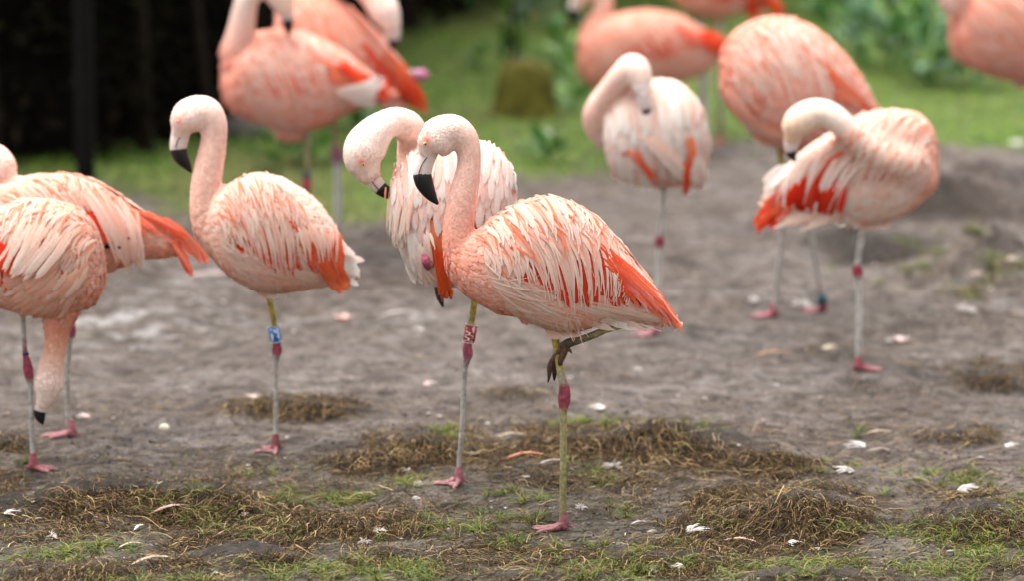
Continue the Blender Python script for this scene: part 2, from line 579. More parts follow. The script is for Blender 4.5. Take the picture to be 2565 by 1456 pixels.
        T = np.gradient(P, axis=0); T /= np.linalg.norm(T, axis=1)[:, None] + 1e-9
        B = np.cross(N, T); B /= np.linalg.norm(B, axis=1)[:, None] + 1e-9
        prof = np.minimum(1, .35 + 2.2 * t) * np.where(t < .6, 1, np.sqrt(np.maximum(0, 1 - ((t - .6) / .4) ** 2)) * .92 + .08)
        if lance:
            prof = np.minimum(1, .4 + 2.5 * t) * np.clip((1 - t) / .62, .10, 1) ** .7
        hw = (w * self.s * .5 * prof)[:, None]
        V = np.stack([P - B * hw, P + N * hw * camber, P + B * hw], 1).reshape(-1, 3)
        i = np.arange(segs)[:, None] * 3
        Q = np.concatenate([i + np.array([[0, 1, 4, 3]]), i + np.array([[1, 2, 5, 4]])])
        if side > 0:
            pass
        cc0, cc1 = np.array(c0), np.array(c1)
        K = cc0[None] * (1 - t[:, None]) + cc1[None] * t[:, None]
        if ctip is not None:
            a = np.clip((t - .75) / .25, 0, 1)[:, None]
            K = K * (1 - a) + np.array(ctip)[None] * a
        K = np.repeat(K, 3, 0)
        K[1::3] *= .97
        ua = .22 if camber < .1 else .10
        U = np.stack([np.tile([ua, .5, 1 - ua], segs + 1), np.repeat(t, 3) + random.random() * 40], 1)
        return V, Q, K, U

    def field(self, roots, tips, n, w, c0, c1, off=.004, bend=0, jit=6, rows=1, L=1.0, ctip=None, segs=8, cvar=.25, side=-1, xf=None, clamp=False, lance=False, clump=0, lenvar=0, soft=False):
        out = []
        for r in range(rows):
            a = 0 if rows == 1 else r / (rows - 1) * (1 - L)
            for i in range(n):
                u = min(1, max(0, (i + random.random() + (r % 2) * .5) / n))
                ut = u
                if clump:
                    f_ = u * clump; ut = (math.floor(f_) + .5 + (f_ - math.floor(f_) - .5) * .35) / clump
                    ut = min(1, max(0, ut))
                R0 = poly(roots, u); T0 = poly(tips, ut)
                if lenvar:
                    T0 = R0 + (T0 - R0) * (1 - lenvar * random.random() ** 1.5)
                A = R0 * (1 - a) + T0 * a; B = R0 * (1 - a - L) + T0 * (a + L)
                A = A + np.random.normal(0, jit, 2) * .6; B = B + np.random.normal(0, jit, 2)
                if xf is not None:
                    A = xf(A); B = xf(B)
                sc = 1 if xf is None else xf.scale
                fl = 1 if xf is None else xf.flip
                k = random.random() * cvar
                o1 = random.choice((WHITE, SALM, PINK)) if cvar > .2 else c1
                a0 = mix(c0, c1, random.random() * (.9 if cvar > .2 else cvar)); a1 = mix(c1, o1, k * 2 if cvar > .2 else k)
                g_ = 1 + random.gauss(0, .07)
                a0 = tuple(min(.9, v * g_) for v in a0); a1 = tuple(min(.9, v * g_) for v in a1)
                if 0 < cvar < .25:
                    h_ = random.random() ** 2 * .35
                    a0 = mix(a0, ORAN, h_); a1 = mix(a1, ORAN, h_)
                out.append(self.feather_geo(A, B, bend * sc * fl * (.7 + .6 * random.random()), w * sc * (.75 + .5 * random.random()), a0, a1,
                                            off + (.001 if soft else .002) * (rows - 1 - r) / max(1, rows - 1) + random.random() * (.0006 if soft else .0015), side, segs, ctip, None, clamp, lance, .06 if soft else .2))
        return out

    def emit(self, name, feats, parent, single=False, stuff=False):
        objs = []
        if single:
            for V, Q, K, U in feats:
                objs.append(mesh_np(name, V, Q, M_FEA, parent, self.foot, K, U))
        elif feats:
            Vs, Qs, Ks, Us, off = [], [], [], [], 0
            for V, Q, K, U in feats:
                Vs.append(V); Qs.append(Q + off); Ks.append(K); Us.append(U); off += len(V)
            o = mesh_np(name, np.vstack(Vs), np.vstack(Qs), M_FEA, parent, self.foot, np.vstack(Ks), np.vstack(Us))
            if stuff:
                o['kind'] = 'stuff'
            objs.append(o)
        return objs

    def tube_obj(self, name, pts, cols, mat, parent=None, ratio=1.0, sides=12, n=5, cap=True):
        P = crom([tuple(p) + ((0,) if len(p) < 4 else ()) for p in pts], n)
        C = np.array([list(self.W(x, y, o)) for x, y, r, o in P]); R = np.maximum(P[:, 2], .3) * self.s
        V, Q, T, (C2, R2, T2) = tube_mesh(C, R, ratio, sides, cap)
        m = len(C2)
        ex = (m - len(C)) // 2
        ks = []
        for k in range(m):
            u = min(1, max(0, (k - ex) / (len(C) - 1))) * (len(cols) - 1); i = min(int(u), len(cols) - 2)
            ks.append(mix(cols[i], cols[i + 1], u - i))
        K = np.repeat(np.array(ks), sides, 0)
        K = np.vstack([K, K[0], K[-1]])
        return mesh_np(name, V, [Q, T], mat, parent or self.root, self.foot, K)

    def head_parts(self, bill, split, eye=None, off=0, gape=None, er=4.2, closed=False, basec=None):
        """bill: x, y, r from the face outwards; split: index where the black begins"""
        bc = basec or S((214, 192, 186))
        b = [(x, y, r, off) for x, y, r in bill]
        bo = self.tube_obj('bill', b[:split + 2], [bc, mix(bc, S((226, 210, 204)), .7), S((206, 186, 180)), S((90, 84, 82))], M_BILL, ratio=.72)
        blk = S((22, 22, 24))
        tipm = self.tube_obj('bill_tip', [(x, y, r * 1.035, o) for x, y, r, o in b[split:]], [blk, blk], M_BILL, bo, ratio=.74)
        if gape:
            self.tube_obj('mouth_line', [(x, y, 1.1, off - o2) for x, y, o2 in gape], [S((60, 45, 45)), S((40, 36, 36))], M_BILL, bo, sides=6)
        if eye:
            w = self.W(*eye)
            y, n = self.surf(w.x, w.z)
            if y is not None:
                c = Vector((w.x, y + er * self.s * .45, w.z))
                r = er * self.s
                th = 3
                C = np.array([[c.x, c.y - r * a, c.z] for a in (-.9, -.6, 0, .5, .8, .97)])
                R = np.array([r * math.sqrt(max(.01, 1 - a * a)) for a in (-.9, -.6, 0, .5, .8, .97)])
                V, Q, T, _ = tube_mesh(C, R, 1, 14, False, flat_axis=(0, 0, 1))
                pk = S((226, 206, 120)) if not closed else S((222, 170, 150))
                eo = mesh_np('eye', V, [Q, T], M_BILL, self.root, self.foot, np.tile(pk, (len(V), 1)))
                if not closed:
                    r2 = r * .52; c2 = c - Vector((0, r * .75, 0))
                    C = np.array([[c2.x, c2.y - r2 * a, c2.z] for a in (-.9, 0, .6, .95)])
                    R = np.array([r2 * math.sqrt(max(.01, 1 - a * a)) for a in (-.9, 0, .6, .95)])
                    V, Q, T, _ = tube_mesh(C, R, 1, 10, False, flat_axis=(0, 0, 1))
                    mesh_np('pupil', V, [Q, T], M_BILL, eo, self.foot, np.tile(S((12, 10, 10)), (len(V), 1)))

    def leg(self, pts, cols, foot=None, toe=None, length=.095, fcol=None, ring=None, spread=.5):
        lo = self.tube_obj('leg', pts, cols, M_LEG, n=6, sides=12)
        if foot is not None:
            fx, fy, fz = foot
            ang = math.radians(toe)
            fc = fcol or S((208, 112, 122))
            parts = []; L = length
            top = np.array([fx, fy, fz + .030])
            tips = []
            for k, a in enumerate((-spread, 0, spread)):
                dr = np.array([math.cos(ang + a), math.sin(ang + a), 0])
                ll = L * (1.0 if k == 1 else .86)
                C = crom([np.array([fx, fy, fz + .020]), np.array([fx, fy, fz + .010]) + dr * L * .22, np.array([fx, fy, fz + .006]) + dr * ll * .6,
                          np.array([fx, fy, fz + .005]) + dr * ll * .9, np.array([fx, fy, fz + .002]) + dr * ll * 1.04], 3)
                R = np.interp(np.linspace(0, 1, len(C)), [0, .2, .6, .85, 1], [.0105, .008, .0055, .0052, .0018])
                parts.append(tube_mesh(C, R, 1, 8, True, flat_axis=(0, 0, 1))[:3])
                tips.append(np.array([fx, fy, fz + .006]) + dr * ll * .86)
            dr = np.array([math.cos(ang), math.sin(ang), 0])
            back = tube_mesh(np.array([[fx, fy, fz + .016], [fx - dr[0] * .012, fy - dr[1] * .012, fz + .012], [fx - dr[0] * .024, fy - dr[1] * .024, fz + .008]]), [.007, .0045, .002], 1, 8)[:3]
            parts.append(back)
            ank = tube_mesh(np.array([[fx, fy, fz + .045], [fx, fy, fz + .03], [fx, fy, fz + .012]]), [.009, .0125, .014], 1, 10, flat_axis=(0, 1, 0))[:3]
            parts.append(ank)
            # webs between the toes
            hub = np.array([fx, fy, fz + .012]) + dr * .012
            for k in (0, 1):
                A, B = tips[k], tips[k + 1]
                M = (A + B) / 2 * .82 + hub * .18
                top_ = [hub, A, M, B]; bot_ = [p - np.array([0, 0, .004]) for p in top_]
                V = np.array(top_ + bot_)
                Q = np.array([[0, 1, 2, 3], [4, 7, 6, 5], [0, 4, 5, 1], [1, 5, 6, 2], [2, 6, 7, 3], [3, 7, 4, 0]])
                parts.append((V, Q, np.zeros((0, 3), int)))
            V, fcs = merge(parts)
            dd = np.linalg.norm(V[:, :2] - np.array([fx, fy])[None], axis=1)
            t = np.clip(dd / L, 0, 1)[:, None]
            K = np.array(fc)[None] * (1 - t) + np.array(mix(fc, S((184, 146, 144)), .7))[None] * t
            mesh_np('foot', V, fcs, M_LEG, lo, self.foot, K)
        if ring:
            self.band(*ring)
        return lo

    def band(self, x0, y0, x1, y1, r, col, text=None, tcol=None, rot=0.0):
        a = np.array(list(self.W(x0, y0))); b = np.array(list(self.W(x1, y1)))
        R = r * self.s; t_ = .0016
        ax = b - a; H = np.linalg.norm(ax); ax /= H
        sd_ = np.cross(ax, [0, 1, 0]); sd_ /= np.linalg.norm(sd_); fr = np.cross(sd_, ax)
        n = 28
        prof = [(0, R - t_), (0, R), (H, R), (H, R - t_)]
        V = []
        for h, rr in prof:
            for k in range(n):
                g = k / n * 2 * PI
                V.append(a + ax * h + rr * (math.cos(g) * sd_ + math.sin(g) * fr))
        V = np.array(V)
        Q = []
        for p in range(4):
            p2 = (p + 1) % 4
            for k in range(n):
                k2 = (k + 1) % n
                Q.append([p * n + k, p * n + k2, p2 * n + k2, p2 * n + k])
        K = np.tile(col, (len(V), 1))
        lb = mesh_np('leg_band', V, np.array(Q), M_PLAS, self.root, self.foot, K, smooth=False)
        # white rims
        if text:
            for h in (.0, H - .0016):
                C = []
                for h2, rr in ((h, R - t_ - .0003), (h, R + .0008), (h + .0016, R + .0008), (h + .0016, R - t_ - .0003)):
                    for k in range(n):
                        g = k / n * 2 * PI
                        C.append(a + ax * h2 + rr * (math.cos(g) * sd_ + math.sin(g) * fr))
                mesh_np('band_rim', np.array(C), np.array(Q), M_PLAS, lb, self.foot, np.tile(tcol, (len(C), 1)), smooth=False)
            cu = bpy.data.curves.new('t', 'FONT'); cu.body = text; cu.size = 1; cu.extrude = .03; cu.offset = .03; cu.resolution_u = 3
            to = bpy.data.objects.new('t', cu); COL.objects.link(to)
            me = bpy.data.meshes.new_from_object(to.evaluated_get(bpy.context.evaluated_depsgraph_get()))
            bpy.data.objects.remove(to)
            co = np.empty(len(me.vertices) * 3); me.vertices.foreach_get('co', co); co = co.reshape(-1, 3)
            co[:, :2] -= co[:, :2].min(0); mxs = co[:, :2].max(0)
            # subdivide-free: map text x along the axis, text height round the ring
            along = co[:, 0] / mxs[0] * (H * .84) + H * .08
            arc = (.5 - co[:, 1] / mxs[1]) * 1.45
            faces = [list(p.vertices) for p in me.polygons]
            tris = np.array([f for f in faces if len(f) == 3], int).reshape(-1, 3); quads = np.array([f for f in faces if len(f) == 4], int).reshape(-1, 4)
            for rep in range(3):
                g = -PI / 2 + rot - arc + rep * 2 * PI / 3
                rr = R + .0005 + (co[:, 2] > 0) * .0007
                V2 = a[None] + ax[None] * along[:, None] + rr[:, None] * (np.cos(g)[:, None] * sd_[None] + np.sin(g)[:, None] * fr[None])
                fs = [x for x in (tris, quads) if len(x)]
                mesh_np('lettering', V2, fs, M_PLAS, lb, self.foot, np.tile(tcol, (len(V2), 1)), smooth=False)


class XF:      # takes the near bird's wing layout (shoulder, top of the back, tail tip, belly) to another bird's
    def __init__(self, dst, src=((1215, 575), (1380, 487), (1722, 832), (1380, 832))):
        A, B = [], []
        for (x, y), (u, v) in zip(src, dst):
            x, y = (x - 1400) / 300, (y - 650) / 300
            A.append([x, y, 1, 0, 0, 0, -u * x, -u * y]); B.append(u)
            A.append([0, 0, 0, x, y, 1, -v * x, -v * y]); B.append(v)
        self.h = np.append(np.linalg.solve(np.array(A, float), np.array(B, float)), 1).reshape(3, 3)
        self.scale = math.dist(dst[0], dst[2]) / math.dist(src[0], src[2])
        self.flip = 1 if dst[2][0] > dst[0][0] else -1

    def __call__(self, p):
        q = self.h @ np.array([(p[0] - 1400) / 300, (p[1] - 650) / 300, 1.0])
        return q[:2] / q[2]


def wing(b, dst=None, n=1.0, single=False, pal=None, redness=1.0, far=True, drop=()):
    """the folded wing and tail of a bird seen from the side"""
    xf = XF(dst) if dst else None
    p = dict(tip=PALE, mid=PINK, base=SALM, red=RED, tail=ORED)
    if pal:
        p.update(pal)
    k = lambda v: max(3, int(v * n))
    red = b.field([(1280, 610), (1400, 590), (1560, 610)], [(1385, 728), (1480, 752), (1615, 755)], k(44), 17, p['red'], mix(p['red'], ORED, .6), .0015, 10, 8, xf=xf, cvar=.2, clamp='root')
    red += b.field([(1270, 640), (1290, 650)], [(1300, 690), (1330, 700)], k(5), 14, p['red'], p['red'], .0015, 0, 6, xf=xf, cvar=.1)
    tail = b.field([(1500, 600), (1540, 660), (1560, 720)], [(1705, 805), (1690, 812), (1650, 780), (1605, 752)], k(46), 14, mix(p['tail'], RED, .6), mix(p['tail'], ORAN, .2), .006, 8, 10, xf=xf, cvar=.24, clamp='root', lance=True, lenvar=.25)
    tail += b.field([(1530, 620), (1580, 690)], [(1722, 834), (1700, 808)], k(14), 10, mix(p['mid'], ORAN, .5), S((244, 104, 56)), .005, 6, 5, xf=xf, cvar=.2, clamp='root', lance=True, lenvar=.2)
    vent = b.field([(1395, 775), (1430, 745), (1480, 748), (1560, 752)], [(1560, 815), (1640, 820), (1672, 812), (1655, 780)], k(60), 18, p['mid'], p['tip'], .001, -5, 8, xf=xf, soft=True, lenvar=.35)
    vent += b.field([(1420, 750), (1500, 745)], [(1600, 800), (1690, 826), (1650, 780)], k(14), 9, p['mid'], p['tip'], .002, -6, 9, xf=xf, lance=True, lenvar=.4)
    fa, fb = mix(p['mid'], BUFF, .5), mix(p['mid'], p['tip'], .6)
    flank = b.field([(1215, 640), (1235, 700), (1265, 750), (1310, 790)], [(1400, 735), (1455, 790), (1450, 825), (1395, 838)], k(30), 20, fa, fb, .001, -12, 8, rows=6, L=.30, xf=xf, clamp=True, soft=True)
    flank += b.field([(1215, 640), (1250, 720), (1300, 780)], [(1410, 725), (1455, 790), (1400, 835)], k(16), 6, fb, p['tip'], .003, -14, 12, rows=2, L=.6, xf=xf, clamp=True, lance=True, lenvar=.4)
    flank += b.field([(1350, 800), (1450, 790)], [(1375, 842), (1462, 850)], k(24), 6, p['mid'], p['tip'], .003, -6, 8, xf=xf, lance=True, lenvar=.4)
    long_ = b.field([(1235, 600), (1280, 560), (1340, 530), (1400, 525), (1450, 540), (1500, 580), (1545, 630)],
                    [(1325, 690), (1380, 730), (1430, 775), (1470, 758), (1510, 762), (1545, 748), (1572, 745)], k(80), 8.5, p['base'], p['tip'], .0045, 38, 7, xf=xf, clamp=True, lance=True, clump=10, lenvar=.3)
    back = b.field([(1330, 490), (1400, 500), (1470, 530), (1540, 595)], [(1470, 560), (1545, 635), (1595, 690), (1640, 745)], k(60), 10, mix(p['base'], ORAN, .3), p['tip'], .004, 12, 6, xf=xf, clamp=True, lance=True, lenvar=.3)
    cr, ct = [(1208, 600), (1235, 545), (1290, 500), (1380, 487), (1470, 520), (1530, 575)], [(1262, 690), (1325, 672), (1400, 648), (1470, 636), (1545, 650), (1605, 705)]
    cov = b.field(cr, ct, k(19), 18, p['base'], p['tip'], .003, 12, 9, rows=6, L=.40, xf=xf, clamp=True, lenvar=.2, soft=True)
    cov += b.field(cr, ct, k(22), 12, p['base'], p['tip'], .0045, 16, 12, rows=5, L=.48, xf=xf, clamp=True, lance=True, lenvar=.35)
    cov += b.field(cr, ct, k(8), 7, ORAN, p['base'], .005, 14, 14, rows=5, L=.45, xf=xf, clamp=True, lance=True, lenvar=.4, cvar=.2)
    w = b.emit('wing', red, b.root)[0]
    if single:
        random.shuffle(cov); random.shuffle(long_); random.shuffle(back)
        allf = long_[:130] + back[:50] + cov
        b.emit('feather', allf[:295], w, single=True)
        if len(allf) > 295:
            b.emit('feathers', allf[295:], w, stuff=True)
        t = b.emit('tail', tail[:1], b.root)[0]
        b.emit('tail_feather', tail[1:], t, single=True)
    else:
        b.emit('feathers', cov + long_ + back, w, stuff=True)
        b.emit('tail', tail, b.root)
    b.emit('plumage', vent + flank, b.root, stuff=True)
    if far:     # the wing on the other side, plainer
        f = b.field([(1208, 600), (1235, 545), (1290, 500), (1380, 487), (1470, 520), (1530, 575)],
                    [(1262, 720), (1350, 740), (1430, 745), (1500, 745), (1580, 745), (1660, 780)], 14, 34, p['base'], p['tip'], .006, 12, 6, rows=4, L=.5, xf=xf, side=1, segs=5, clamp=True)
        b.emit('wing', f, b.root)


# where the birds stand (px of the foot)
FOOTPX = {'main': (1412, 1330), 'thh': (1150, 1215), 'pzi': (691, 1132), 'fl': (84, 1180), 'l2': (180, 1095), 'r': (2150, 930),
          'rb': (1937, 795), 'rb2': (2062, 782), 'mb': (1640, 842), 'bl1': (770, 665), 'bl2': (846, 625), 'gb': (1700, 385),
          'gb2': (1768, 380), 'tb': (1805, 358), 'tb2': (1757, 352), 'tr': (2660, 470)}
FOOTHIT = {}
for k_, (a_, b_) in FOOTPX.items():
    x_, y_, z_ = hit(a_, b_)
    FOOTHIT[k_] = (float(x_), float(y_), float(z_))
for k_, v_ in FOOTHIT.items():
    FEET.append((v_[0], v_[1], v_[2], .10))

# ------------------------------------------------------------------ ground: one sheet
# mud / lawn border in the photograph
BORD = np.array([(-800, 480), (0, 480), (260, 470), (400, 496), (480, 545), (620, 585), (870, 580), (940, 560), (1000, 540), (1150, 480), (1290, 450), (1450, 425), (1650, 395), (1850, 366), (2050, 352), (2250, 350), (2565, 382), (3600, 470)], float)
_bx, _by = [], []
for (x, y) in BORD:
    dx, dy, dz = rays(x, y); t = -CAMH / dz
    _bx.append(float(dx * t)); _by.append(float(dy * t))
_bx = np.array(_bx); _by = np.array(_by)


def border_y(x):
    return np.interp(x, _bx, _by)


def build_ground():
    ys = np.concatenate([np.linspace(-30, 8.6, 16)[:-1], np.linspace(8.6, 9.25, 20)[:-1], np.linspace(9.25, 11.6, 330)[:-1],
                         np.linspace(11.6, 15, 200)[:-1], np.linspace(15, 24, 90)[:-1], np.linspace(24, 40, 12)[:-1], np.linspace(40, 220, 8)])
    inner = np.linspace(-.150, .150, 560)
    u = np.concatenate([[-25, -8, -3, -1.2, -.6, -.35, -.25, -.19, -.165], inner, [.165, .19, .25, .35, .6, 1.2, 3, 8, 25]])
    scale = np.maximum(ys, 9.0)
    X = scale[:, None] * u[None, :]; Y = np.repeat(ys[:, None], len(u), 1)
    Z = ground(X, Y)
    Z = np.where((np.abs(X) > 30) | (Y < 5) | (Y > 45), np.clip(Z, -.1, .35), Z)
    V = np.stack([X, Y, Z], -1).reshape(-1, 3)
    nr, nc = X.shape
    i = np.arange(nr - 1)[:, None] * nc; j = np.arange(nc - 1)[None, :]
    Q = np.stack([i + j, i + j + 1, i + nc + j + 1, i + nc + j], -1).reshape(-1, 4)
    x, y = V[:, 0], V[:, 1]
    lawn = sst(-.25, .25, y - border_y(x) + .8 * vnoise(x * 2.2, y * 1.6, 21) + .5 * vnoise(x * 8, y * 5, 22))
    mat_ = np.zeros(len(V))
    for (cx, cy, sx, sy, mh, mm) in _mw:
        if mm > 0:
            q = ((x - cx) / (sx * 1.15)) ** 2 + ((y - cy) / (sy * 1.3)) ** 2
            mat_ = np.maximum(mat_, mm * np.exp(-np.minimum(q, 30) ** 1.3))
    # brown earth patches, with the shade of the hollows put into the colour
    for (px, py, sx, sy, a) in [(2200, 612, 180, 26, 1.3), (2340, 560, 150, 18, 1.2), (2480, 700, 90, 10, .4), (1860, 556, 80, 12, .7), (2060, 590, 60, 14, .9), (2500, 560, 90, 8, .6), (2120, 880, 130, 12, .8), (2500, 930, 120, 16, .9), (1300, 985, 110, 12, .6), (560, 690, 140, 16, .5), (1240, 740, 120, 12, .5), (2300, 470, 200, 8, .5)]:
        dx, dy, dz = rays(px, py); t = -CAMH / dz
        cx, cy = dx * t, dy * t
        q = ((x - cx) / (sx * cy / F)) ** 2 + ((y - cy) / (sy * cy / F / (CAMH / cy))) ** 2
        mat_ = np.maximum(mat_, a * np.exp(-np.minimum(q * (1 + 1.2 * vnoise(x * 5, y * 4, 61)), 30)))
    # whitish dried patches of droppings
    pale = np.zeros(len(V))
    for (px, py, sx, sy, a) in [(330, 800, 330, 60, .75), (640, 790, 200, 30, .5), (1000, 795, 130, 14, .7), (560, 700, 160, 30, .55), (130, 860, 160, 90, .35), (1080, 900, 300, 60, .2), (1800, 960, 250, 70, .25), (1900, 700, 200, 60, .15), (2480, 760, 140, 40, .3), (1250, 620, 120, 40, .3), (400, 950, 250, 60, .25), (1650, 500, 250, 40, .15)]:
        dx, dy, dz = rays(px, py); t = -CAMH / dz
        cx, cy = dx * t, dy * t
        q = ((x - cx) / (sx * cy / F)) ** 2 + ((y - cy) / (sy * cy / F / (CAMH / cy))) ** 2
        pale = np.maximum(pale, a * np.exp(-np.minimum(q, 30)))
    olive = np.clip(sst(11.2, 9.6, y) * .8 + .5 * vnoise(x * 3, y * 2, 23), 0, 1) * (1 - lawn)
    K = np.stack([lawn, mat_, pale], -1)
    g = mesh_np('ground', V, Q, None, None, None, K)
    a2 = g.data.attributes.new('olive', 'FLOAT', 'POINT'); a2.data.foreach_set('value', olive.astype(np.float32))
    g['kind'] = 'structure'
    m, nt, b, out = new_mat('mud_and_turf')
    L = nt.links.new; N = nt.nodes.new
    at_ = N('ShaderNodeAttribute'); at_.attribute_name = 'Col'
    ao = N('ShaderNodeAttribute'); ao.attribute_name = 'olive'
    sep = N('ShaderNodeSeparateColor'); L(at_.outputs['Color'], sep.inputs[0])
    tc = N('ShaderNodeTexCoord')

    def noise(sc, det=5, st=(1, 1, 1), rough=.6):
        mp = N('ShaderNodeMapping'); mp.inputs['Scale'].default_value = st
        L(tc.outputs['Object'], mp.inputs[0])
        n = N('ShaderNodeTexNoise'); n.inputs['Scale'].default_value = sc; n.inputs['Detail'].default_value = det; n.inputs['Roughness'].default_value = rough
        L(mp.outputs[0], n.inputs['Vector'])
        return n.outputs[0]

    def ramp(fac, stops):
        r = N('ShaderNodeValToRGB'); L(fac, r.inputs[0])
        e = r.color_ramp.elements
        e[0].position, e[0].color = stops[0][0], stops[0][1] + (1,)
        e[1].position, e[1].color = stops[-1][0], stops[-1][1] + (1,)
        for p, c in stops[1:-1]:
            k = e.new(p); k.color = c + (1,)
        return r.outputs[0]

    def mixc(f, a, c, mode='MIX'):
        x = N('ShaderNodeMix'); x.data_type = 'RGBA'; x.blend_type = mode
        if isinstance(f, float): x.inputs[0].default_value = f
        else: L(f, x.inputs[0])
        for s, v in ((x.inputs[6], a), (x.inputs[7], c)):
            if isinstance(v, tuple): s.default_value = v + (1,)
            else: L(v, s)
        return x.outputs[2]

    def math_(op, a, c):
        x = N('ShaderNodeMath'); x.operation = op; x.use_clamp = True
        for s, v in ((x.inputs[0], a), (x.inputs[1], c)):
            if isinstance(v, float): s.default_value = v
            else: L(v, s)
        return x.outputs[0]
    mud = ramp(noise(16, 8, (1, .8, 1), .72), [(.30, S((42, 35, 31))), (.42, S((88, 79, 73))), (.53, S((119, 110, 105))), (.70, S((154, 147, 144)))])
    fine = ramp(noise(120, 4), [(.3, (.42, .40, .38)), (.5, (1, .98, .96)), (.70, (1.5, 1.48, 1.45))])
    big = ramp(noise(2.2, 4), [(.35, S((212, 198, 184))), (.65, S((255, 255, 255)))])
    mid = ramp(noise(7, 7, (.8, 1, 1), .65), [(.36, (.50, .46, .42)), (.5, (.92, .9, .88)), (.66, (1.12, 1.12, 1.12))])
    mud = mixc(1.0, mud, fine, 'MULTIPLY'); mud = mixc(1.0, mud, big, 'MULTIPLY'); mud = mixc(1.0, mud, mid, 'MULTIPLY')
    oc = mixc(.8, mud, ramp(noise(30, 6), [(.3, S((44, 42, 28))), (.6, S((84, 82, 58))), (.8, S((116, 114, 92)))]))
    mud = mixc(math_('MULTIPLY', ao.outputs['Fac'], .55), mud, oc)
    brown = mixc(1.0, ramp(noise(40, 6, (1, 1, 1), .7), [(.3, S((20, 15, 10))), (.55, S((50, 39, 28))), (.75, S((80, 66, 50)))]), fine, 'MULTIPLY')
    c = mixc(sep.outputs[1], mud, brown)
    # whitish droppings: patches and specks
    wsp = math_('MULTIPLY', ramp(noise(9, 6), [(.48, (0, 0, 0)), (.66, (1, 1, 1))]), sep.outputs[2])
    c = mixc(wsp, c, S((196, 192, 190)))
    vo = N('ShaderNodeTexVoronoi'); vo.inputs['Scale'].default_value = 26; vo.inputs['Randomness'].default_value = 1
    L(tc.outputs['Object'], vo.inputs['Vector'])
    sp = ramp(vo.outputs['Distance'], [(.06, (1, 1, 1)), (.13, (0, 0, 0))])
    sp = math_('MULTIPLY', sp, ramp(noise(5, 3), [(.5, (0, 0, 0)), (.62, (.8, .8, .8))]))
    c = mixc(sp, c, S((214, 208, 204)))
    turf = ramp(noise(7, 6), [(.3, S((52, 62, 24))), (.5, S((84, 100, 40))), (.7, S((118, 112, 66)))])
    c = mixc(sep.outputs[0], c, turf)
    L(c, b.inputs['Base Color'])
    rr = ramp(noise(14, 4), [(.35, (.5, .5, .5)), (.65, (.9, .9, .9))])
    L(rr, b.inputs['Roughness'])
    b.inputs['Specular IOR Level'].default_value = .35
    h1 = noise(26, 12, (.8, 1, 1), .8)
    bp = N('ShaderNodeBump'); bp.inputs['Strength'].default_value = 1.0; bp.inputs['Distance'].default_value = .03
    L(h1, bp.inputs['Height']); L(bp.outputs[0], b.inputs['Normal'])
    g.data.materials.append(m)
    return g


build_ground()


# ------------------------------------------------------------------ strands, blades
def strands(name, P0, head, length, width, cols, segs=6, wander=.5, rise=None, lift=.002, mat=None, stand=None, side_tilt=.9, parent=None, follow=True):
    """thin ribbons from roots P0 (n,2); lying ones follow the ground, standing ones bow over"""
    n = len(P0)
    P = np.zeros((n, segs + 1, 3))
    P[:, 0, 0] = P0[:, 0]; P[:, 0, 1] = P0[:, 1]
    h = head.copy()
    z0 = ground(P0[:, 0], P0[:, 1])
    st = length / segs
    if stand is None:
        zz = [z0 + lift * (.2 + RNG.random(n))]
        for k in range(segs):
            P[:, k + 1, 0] = P[:, k, 0] + np.cos(h) * st
            P[:, k + 1, 1] = P[:, k, 1] + np.sin(h) * st
            h = h + RNG.normal(0, wander, n)
            t = (k + 1) / segs
            zz.append(ground(P[:, k + 1, 0], P[:, k + 1, 1]) + lift * (.2 + RNG.random(n)) + (rise * math.sin(t * PI) if rise is not None else 0))
        P[:, :, 2] = np.stack(zz, 1)
    else:
        el = stand.copy()
        P[:, 0, 2] = z0 - .003
        for k in range(segs):
            P[:, k + 1, 0] = P[:, k, 0] + np.cos(h) * np.cos(el) * st
            P[:, k + 1, 1] = P[:, k, 1] + np.sin(h) * np.cos(el) * st
            P[:, k + 1, 2] = P[:, k, 2] + np.sin(el) * st
            el = el - wander * (.6 + .8 * RNG.random(n))
            h = h + RNG.normal(0, .12, n)
        if follow:
            P[:, 1:, 2] = np.maximum(P[:, 1:, 2], z0[:, None] + .001)
    T = np.gradient(P, axis=1)
    T /= np.linalg.norm(T, axis=2)[:, :, None] + 1e-9
    up = np.array([0, 0, 1.0])[None, None]
    B = np.cross(T, up); B /= np.linalg.norm(B, axis=2)[:, :, None] + 1e-9
    N = np.cross(B, T)
    a = (RNG.random((n, 1, 1)) * 2 - 1) * side_tilt
    D = B * np.cos(a) + N * np.sin(a)
    t = np.linspace(0, 1, segs + 1)[None, :, None]
    w = width[:, None, None] * .5 * (1 - t ** 2 * .85)
    V = np.stack([P - D * w, P + D * w], 2).reshape(-1, 3)
    i = (np.arange(n)[:, None] * (segs + 1) + np.arange(segs)[None, :]).reshape(-1, 1) * 2
    Q = i + np.array([[0, 1, 3, 2]])
    K = np.repeat(cols, (segs + 1) * 2, 0)
    o = mesh_np(name, V, Q, mat, parent, None, K)
    o['kind'] = 'stuff'
    return o


def pick(cols, n, var=.18):
    c = np.array(cols)[RNG.integers(0, len(cols), n)]
    return np.clip(c * (1 + var * RNG.normal(0, 1, (n, 1))), .004, .8)


def tagstuff(o, label, cat):
    o['label'] = label; o['category'] = cat; o['kind'] = 'stuff'
    return o


STRAW = [S((60, 45, 30)), S((98, 74, 48)), S((48, 36, 24)), S((34, 26, 18)), S((116, 92, 62)), S((66, 60, 34)), S((52, 40, 26)), S((162, 138, 102)), S((132, 108, 74)), S((76, 58, 38)), S((40, 30, 22)), S((58, 46, 32))]
GREEN = [S((102, 118, 44)), S((84, 106, 46)), S((122, 130, 58)), S((66, 88, 36)), S((136, 130, 74)), S((110, 100, 56))]

